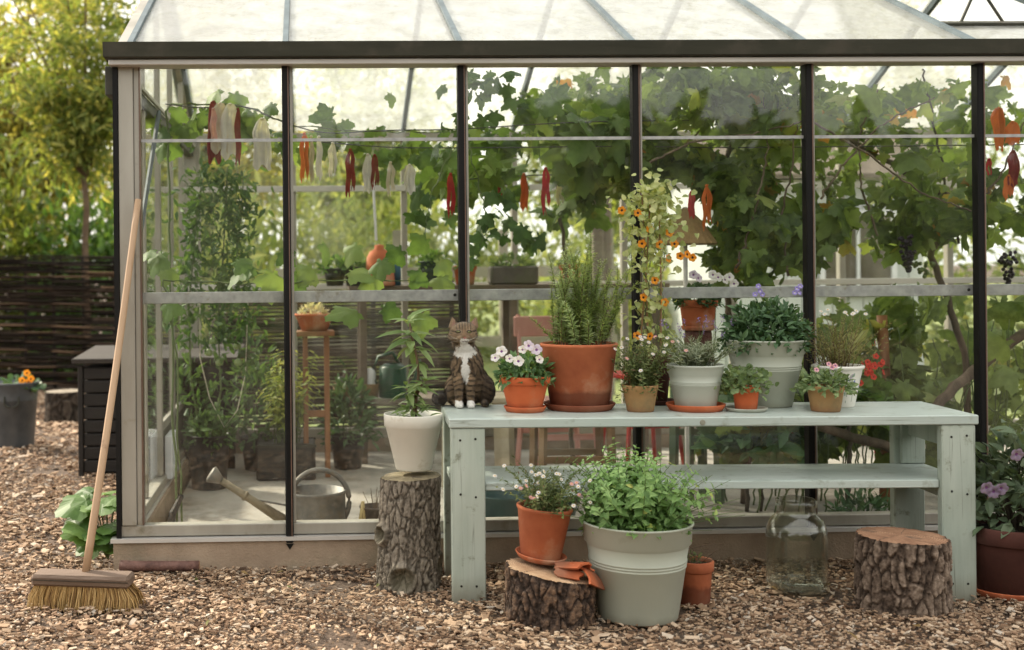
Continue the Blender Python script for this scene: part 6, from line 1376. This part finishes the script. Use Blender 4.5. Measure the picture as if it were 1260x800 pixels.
# second storey of leaves behind the mid rail
for (a, b, sz) in ((200, 322, 0.15), (210, 340, 0.12), (188, 318, 0.12), (215, 380, 0.14), (305, 340, 0.17), (290, 332, 0.14), (335, 345, 0.18), (360, 348, 0.16), (385, 340, 0.14), (400, 310, 0.14), (440, 312, 0.14), (470, 330, 0.15), (430, 345, 0.15), (455, 352, 0.13), (495, 318, 0.13), (525, 303, 0.14), (540, 330, 0.14), (545, 350, 0.13), (520, 345, 0.12), (345, 320, 0.12), (440, 395, 0.20), (470, 390, 0.12), (520, 395, 0.15)):
    P.append(np.array(wc(a, b-10, 0.45 + r.normal(0, 0.04)))); SZ.append(sz*0.92); D.append([r.normal(0, 0.6), -0.35, -0.5 + r.normal(0, 0.25)])
MB().inst(tlobed(5, 0.085, 0.05, 0.28, 0.5), P, D, nrm(np.array([0, -0.6, 0.65]) + r.normal(0, 0.42, (len(P), 3))), np.array(SZ)*0.92).build('foliage', L['cuke'], cv, True)
limb(cv, [(-0.55, 0.72, FZ), (-0.57, 0.74, 1.0), wc(205, 128, 0.75), wc(300, 130, 0.76), wc(360, 155, 0.76), wc(450, 162, 0.76), wc(560, 162, 0.76)], 0.006, 0.003, M['stem'], 'stem'); limb(cv, [(-0.5, 0.47, FZ), (-0.52, 0.46, 0.9), wc(200, 345, 0.47), wc(300, 350, 0.47), wc(420, 345, 0.47), wc(550, 345, 0.47)], 0.005, 0.003, M['stem'], 'stem')
# squash leaves low in the last bays
L['squash'] = leafmat('squash_leaf', [(0, (0.035, 0.065, 0.022)), (0.5, (0.085, 0.13, 0.042)), (0.9, (0.17, 0.23, 0.08)), (1, (0.30, 0.28, 0.10))], 0.55, 0.4, 1.4)
sq = thing('squash_plant', 'squash plant with broad leaves climbing a slanting pole behind the bench end', 'squash plant', (0, 0, 0))
leafcloud(sq, [(2.35, 3.2, 0.5, 1.3, 0.40, 0.95, 230), (2.1, 2.7, 0.6, 1.3, 0.30, 0.72, 110), (3.0, 4.4, 0.5, 1.8, 0.3, 1.1, 240)], L['squash'], GRAPE, 0.125, 406)
r = R(407)
for k in range(60):
    a = r.uniform(2.2, 4.0); b_ = r.uniform(0.6, 1.3); limb(sq, [(a, b_, FZ), (a+r.normal(0, 0.05), b_-0.05, 0.4), (a+r.normal(0, 0.12), b_-0.1, r.uniform(0.5, 1.1))], 0.0045, 0.003, M['stem'], 'stem', k)
limb(sq, [(2.45, 0.55, 0.50), wc(1110, 560-5, 0.55), wc(1170, 480, 0.6), wc(1260, 410, 0.8)], 0.022, 0.026, barkv, 'pole')
pa_ = ctr(925, 500, 0.8); ep = thing('aubergine_plant', 'dark leaved aubergine plant behind the middle of the bench', 'plant', (pa_.x, 0.8, FZ))
mound(ep, 0.35, 0.22, 0.28, 200, L['dark'], OVATE, 0.13, 420, 16, 0.5); limb(ep, [(-0.03, 0, 0), (-0.01, 0, 0.25), (0.0, 0, 0.55)], 0.011, 0.006, M['darkstem'], 'stem'); limb(ep, [(0.04, 0, 0), (0.07, 0, 0.25), (0.1, 0, 0.45)], 0.008, 0.005, M['darkstem'], 'stem')
for k in range(2): put_flower(ep, 'red', (0.16, -0.1, 0.22+0.2*k), (0, -1, 0.2), 1.2)
pa_ = ctr(1062, 605, 0.45); gp = thing('ground_herb', 'low dark green herb on the greenhouse floor seen between the bench shelf and the stump', 'plant', (pa_.x, 0.42, FZ)); mound(gp, 0.0, 0.17, 0.15, 330, L['dark'], OVN, 0.05, 421, 20, 0.1)
pa_ = ctr(1048, 440, 0.5); rg = thing('geranium', 'red flowering geranium behind the painted white pot', 'plant', (pa_.x, 0.55, FZ)); mound(rg, 0.55, 0.18, 0.20, 130, L['bright'], ROUND, 0.075, 422, 12, 0.5); limb(rg, [(0, 0, 0), (0.01, 0, 0.3), (0.0, 0, 0.6)], 0.014, 0.008, M['darkstem'], 'stem')
r = R(423)
for k in range(20): put_flower(rg, 'red', (r.choice([-0.03, 0.02, 0.07])+r.normal(0, 0.025), -0.15+r.normal(0, 0.02), 0.72+r.normal(0, 0.03)), (r.normal(0, 0.5), -1, 0.4), 0.75)

# ------------------------------------------------------------------ beyond the glass
hurdle = thing('reed_hurdle', 'brown horizontal reed hurdle standing behind the rear shelf outside the glass', 'fence', (0, 0, 0)); r = R(430); rods = MB()
for i in range(46):
    z = 0.03 + i*0.0235; x = np.linspace(-0.6, 1.15, 20); rods.tube(np.stack([x, 3.35 + 0.02*np.sin(x*9 + (i % 2)*PI), z + 0.005*np.sin(x*5+i)], -1), r.uniform(0.009, 0.013), n=5)
rods.build('woven_rods', islandmat('brown_reed', [(0, (0.03, 0.022, 0.015)), (0.6, (0.075, 0.055, 0.038)), (1, (0.17, 0.125, 0.085))], 0.85, 0.3), hurdle, True)
for x in (-0.5, 0.0, 0.55, 1.1): MB().tube([(x, 3.385, -0.05), (x, 3.385, 1.16)], 0.018, n=7).build('stake', dk, hurdle)
# pale shed with a white window far behind
q = ctr(975, 300, 6.5); q2 = ctr(1062, 300, 6.5)
shed = thing('garden_shed', 'whitewashed timber shed with a white framed window beyond the rear glass', 'shed', (q.x, 6.5, 0))
sw = q2.x - q.x + 0.6; pw_ = pmat('pale_blue_white_boards', [(0.3, (0.45, 0.48, 0.48)), (0.7, (0.60, 0.62, 0.61))], 5, 0.7, 0.2, stretch=(1, 1, 0.2)); wl = MB()
for i in range(14): wl.bbox(-0.8+i*(sw+0.8)/14, -0.8+(i+1)*(sw+0.8)/14-0.008, 0, 1.4, 0, 2.15, 0.006)
wl.build('wall', pw_, shed); MB().bbox(0.28, 0.95, -0.045, -0.003, 0.98, 1.72).build('window', pmat('shed_window_glass', g2((0.10, 0.085, 0.065)), 5, 0.15, 0), shed)
wf = MB()
for (a, b, c, d) in ((0.24, 0.29, 0.94, 1.76), (0.94, 0.99, 0.94, 1.76), (0.291, 0.939, 0.94, 0.99), (0.291, 0.939, 1.71, 1.76), (0.6, 0.63, 0.991, 1.709)): wf.bbox(a, b, -0.075, -0.047, c, d)
wf.build('window_frame', M['white_plastic'], shed)
MB().add([(-1.0, -0.25, 2.10), (sw+0.2, -0.25, 2.10), (sw+0.2, 0.7, 2.6), (-1.0, 0.7, 2.6), (-1.0, 1.65, 2.1), (sw+0.2, 1.65, 2.1), (-1.0, -0.25, 2.06), (sw+0.2, -0.25, 2.06), (sw+0.2, 0.7, 2.56), (-1.0, 0.7, 2.56), (-1.0, 1.65, 2.06), (sw+0.2, 1.65, 2.06)], [(0, 1, 2, 3), (3, 2, 5, 4), (9, 8, 7, 6), (10, 11, 8, 9), (0, 6, 7, 1), (4, 5, 11, 10)]).build('roof', pmat('mossy_roof', g2((0.13, 0.10, 0.08)), 5, 0.9, 0.3), shed)
for i, (px_, lab) in enumerate(((735, 'square grey fence post seen above the rosemary'), (745, 'round brown fence post seen above the rosemary beside the grey one'))):
    q = ctr(px_, 300, 3.9 + 0.15*i); o = MB().bbox(-0.04, 0.04, -0.04, 0.04, 0, 1.95, 0.01) if i == 0 else MB().tube([(0, 0, 0), (0, 0, 1.9)], 0.045, n=10)
    tag(o.build('fence_post', wshelf, None, loc=(q.x, q.y, 0)), lab, 'fence post')
rf = thing('rail_fence', 'pale horizontal timber rail fence across the lawn behind the greenhouse', 'fence', (0, 6.2, 0)); pr2 = pmat('bleached_timber', g2((0.24, 0.22, 0.16)), 6, 0.8, 0.2)
for z in (0.50, 1.15): MB().bbox(-0.2, 3.0, 0, 0.03, z, z+0.10).build('rail', pr2, rf)
for k in range(4): MB().bbox(-0.1+k*1.0, -0.02+k*1.0, 0.032, 0.11, 0, 1.6).build('post', pr2, rf)

def tree(name, label, x, y, trunk_h, trunk_r, limbs, leaf, lsize, nleaf, tm, seed, spread, group=None, droop=0.3, barkm=None, twigs=9, lean=(0, 0), clump=0.28, fill=None, cat='tree'):
    root = thing(name, label, cat, (x, y, 0), 0, group); r = R(seed); bk_ = barkm or M['woodstem']
    top = np.array([lean[0], lean[1], trunk_h]); tr = MB(); t = np.linspace(0, 1, 8)[:, None]
    tr.tube(np.array([0, 0, -0.1]) + (top - np.array([0, 0, -0.1]))*t + r.normal(0, 0.015, (8, 3))*t, np.linspace(trunk_r*1.15, trunk_r*0.8, 8), n=9)
    P = []; D = []
    for (dx, dy, dz) in limbs:
        e = top + np.array([dx, dy, dz]); c = top + np.array([dx*0.28, dy*0.28, dz*0.55]); tt = np.linspace(0, 1, 14)[:, None]
        q = (1-tt)**2*top + 2*tt*(1-tt)*c + tt*tt*e; tr.tube(q, trunk_r*0.55, trunk_r*0.1, 6)
        for k in range(twigs):
            f = r.uniform(0.12, 1); b = q[int(f*13)]; d = nrm(r.normal(0, 1, 3) + np.array([0, 0, 0.3])); L_ = spread*r.uniform(0.5, 1.2); s_ = np.linspace(0, 1, 6)[:, None]
            tq = b + d*L_*s_ + np.array([0, 0, -droop*L_])*s_**2; tr.tube(tq, trunk_r*0.12, trunk_r*0.03, 4, cap=False)
            m_ = nleaf // (len(limbs)*twigs); ff = r.uniform(0.1, 1.08, m_)*5; i0 = np.minimum(4, ff.astype(int)); pp = tq[i0] + (tq[np.minimum(5, i0+1)]-tq[i0])*(ff-i0)[:, None]
            P.append(pp + r.normal(0, clump*spread, (m_, 3))*np.array([1, 1, 0.8])); D.append(nrm(d*0.5 + r.normal(0, 0.6, (m_, 3)) + np.array([0, 0, -droop])))
    tr.build('trunk', bk_, root, True)
    P = np.vstack(P); D = np.vstack(D); n = len(P)
    MB().inst(tm, P, D, rdir(r, n, 0.5), lsize*r.uniform(0.6, 1.3, n)).build('crown', leaf, root); return root
L['willow'] = leafmat('golden_willow_leaf', [(0, (0.06, 0.10, 0.03)), (0.45, (0.17, 0.215, 0.065)), (0.75, (0.29, 0.305, 0.10)), (0.92, (0.46, 0.41, 0.12)), (1, (0.56, 0.50, 0.19))], 0.45, 0.55, 1.6)
L['wgreen'] = leafmat('grey_green_willow_leaf', [(0, (0.05, 0.085, 0.03)), (0.5, (0.11, 0.16, 0.06)), (1, (0.22, 0.26, 0.12))], 0.5, 0.45, 1.5)
L['hedge'] = leafmat('garden_hedge_leaf', [(0, (0.02, 0.04, 0.012)), (0.5, (0.06, 0.10, 0.025)), (0.9, (0.18, 0.21, 0.05)), (1, (0.34, 0.30, 0.08))], 0.5, 0.45, 1.6)
L['paletree'] = leafmat('pale_sunny_leaf', [(0, (0.10, 0.14, 0.045)), (0.5, (0.20, 0.24, 0.09)), (1, (0.36, 0.37, 0.16))], 0.5, 0.5, 1.6)
reddish = pmat('reddish_brown_bark', g2((0.17, 0.09, 0.055)), 10, 0.85, 0.4)
q = ctr(106, 318, 8.6)
lb = [(-1.2, 0.3, 1.7), (-0.75, -0.3, 2.3), (-0.3, 0.2, 2.6), (0.05, -0.1, 2.7), (0.45, 0.3, 2.4), (0.8, -0.2, 1.9), (-1.5, 0, 1.1), (0.3, 0.5, 2.8), (-0.5, 0.6, 2.0), (1.0, 0.3, 1.4), (-1.0, -0.5, 2.4), (0.1, -0.5, 1.6), (-0.7, -0.6, 1.2), (0.6, -0.5, 1.3)]
tree('willow_tree', 'young golden willow with reddish fanning limbs behind the woven fence', q.x, 8.6, 2.28, 0.042, lb, L['willow'], 0.13, 9000, LANCE, 501, 0.46, barkm=M['woodstem'], twigs=10, droop=0.20, clump=0.20)
tree('willow_tree', 'grey green willow bush at the edge of the view left of the golden willow', q.x-1.9, 8.3, 1.6, 0.05, [(-0.8, 0, 1.6), (0.2, -0.3, 2.2), (0.7, 0.2, 1.9), (0.9, -0.2, 1.0), (-0.2, 0.3, 2.6), (0.5, -0.4, 0.4)], L['wgreen'], 0.12, 9000, LANCE, 502, 0.55, twigs=12, droop=0.5, clump=0.22)
L['gold'] = leafmat('golden_backdrop_leaf', [(0, (0.06, 0.09, 0.025)), (0.45, (0.20, 0.22, 0.055)), (0.85, (0.38, 0.34, 0.08)), (1, (0.54, 0.46, 0.13))], 0.5, 0.5, 1.6)
big = [(-1.6, 0.2, 2.2), (-0.8, -0.5, 3.4), (0.3, 0.3, 3.9), (1.2, -0.3, 3.0), (1.7, 0.4, 1.8), (-1.9, -0.3, 0.9), (0.2, -0.9, 1.8), (1.0, -0.8, 0.8), (-0.9, -0.8, 0.6), (0.0, -0.6, 2.8)]
tree('tall_tree', 'tall yellowing tree behind the golden willow', -4.2, 13.0, 2.2, 0.12, big, L['gold'], 0.15, 11000, OVN, 503, 0.95, 'trees beyond the woven fence', twigs=12, clump=0.25)
tree('tall_tree', 'tall yellow green tree rising just outside the roof corner', -1.4, 13.5, 2.0, 0.12, big, L['gold'], 0.15, 10000, OVN, 504, 0.9, 'trees beyond the woven fence', twigs=12, clump=0.25)
tree('tall_tree', 'dark green tree furthest along the woven fence', -10.2, 13.5, 2.2, 0.12, big, L['hedge'], 0.15, 10000, OVN, 505, 1.0, 'trees beyond the woven fence', twigs=12, clump=0.25)
for i_, (x_, y_, lab_) in enumerate(((1.2, 16.5, 'pale tree far behind the greenhouse seen through the first bays'), (5.2, 15.5, 'pale tree far behind the greenhouse seen above the rosemary'), (10.0, 15.0, 'pale tree far behind the greenhouse seen through the last bays'))):
    tree('tall_tree', lab_, x_, y_, 2.0, 0.12, big, L['paletree'], 0.16, 9000, OVN, 560+i_, 0.95, 'pale trees behind the greenhouse', twigs=12, clump=0.28)
def bush(name, label, x, y, rx_, hz, n, leaf, ls, seed, group=None, ry_=None):
    b = thing(name, label, 'bush', (x, y, 0), 0, group); mound(b, 0.0, rx_, hz, n, leaf, OVN, ls, seed, 10, 0.05, ry_=ry_, stemmat='darkstem', core=0.45, rag=0.5); return b
G_ = 'hedge bushes beyond the woven fence'
for i, (x, y, a, b, lf, lab) in enumerate(((-2.4, 9.9, 1.2, 2.2, 'bright', 'light green bush beneath the golden willow'), (-3.6, 9.9, 1.2, 2.5, 'hedge', 'dark bush behind the woven fence under the willow limbs'), (-5.0, 9.6, 1.0, 2.2, 'hedge', 'dark bush at the far end of the woven fence'), (-1.25, 9.8, 1.1, 2.5, 'hedge', 'dark bush between the willow and the greenhouse corner'))):
    bush('hedge_bush', lab, x, y, a, b, 4200, L[lf], 0.17, 510+i, G_)
G2 = 'bushes behind the lawn'
for i, (x, y, a, b, lf, lab) in enumerate(((0.3, 10.5, 1.5, 2.5, 'paletree', 'pale sunny bush beyond the lawn behind the first bay'), (2.6, 11.5, 1.6, 2.3, 'paletree', 'broad sunny bush beyond the lawn behind the third bay'), (1.4, 12.5, 1.4, 2.7, 'ygreen', 'yellow green bush standing tallest beyond the lawn'), (4.6, 11.0, 1.7, 2.8, 'hedge', 'dark bush behind the pale shed'), (7.0, 10.5, 1.8, 3.0, 'paletree', 'tall pale bush past the shed seen through the last bays'), (-0.6, 7.2, 0.8, 1.7, 'ygreen', 'small yellow green shrub close behind the rear corner of the greenhouse'), (3.6, 8.5, 1.0, 1.3, 'ygreen', 'low yellow shrub in front of the broad sunny bush'), (9.5, 9.0, 1.8, 2.6, 'hedge', 'dark bush furthest past the shed'))):
    bush('garden_bush', lab, x, y, a, b, 2400, L[lf], 0.17, 530+i, G2)
# flower of the bucket
pl = thing('nasturtium', 'orange nasturtium with small round leaves growing in the metal bucket', 'plant', bucket.location + Vector((0.05, 0, 0.40)))
mound(pl, 0.0, 0.16, 0.10, 60, L['dark'], ROUND, 0.05, 550, 12, 0.1)
for (px_, py_) in ((33, 459), (38, 466), (27, 468), (35, 470)): put_flower(pl, 'orange', at_y(px_, py_, bucket.location.y-0.1)[0]-pl.location, (0.2, -1, 0.2), 0.8)

# tall trees across the garden, behind the photographer: they shade the horizon and show in the glass
r = R(600); mb = MB(); n = 9000
P = np.stack([r.uniform(-26, 26, n), r.uniform(-19, -14, n), 0*r.random(n)], -1); hh = np.array([3.5 + 1.2*mnoise.noise((p[0]*0.22, p[1]*0.3, 3)) + 0.7*mnoise.noise((p[0]*0.7, 1, 8)) for p in P]); P[:, 2] = r.random(n)**0.8*hh
mb.inst(OVATE, P, rdir(r, n), rdir(r, n, 0.6), r.uniform(0.5, 1.1, n)); mb.build('distant_trees', L['hedge'], kind='stuff')
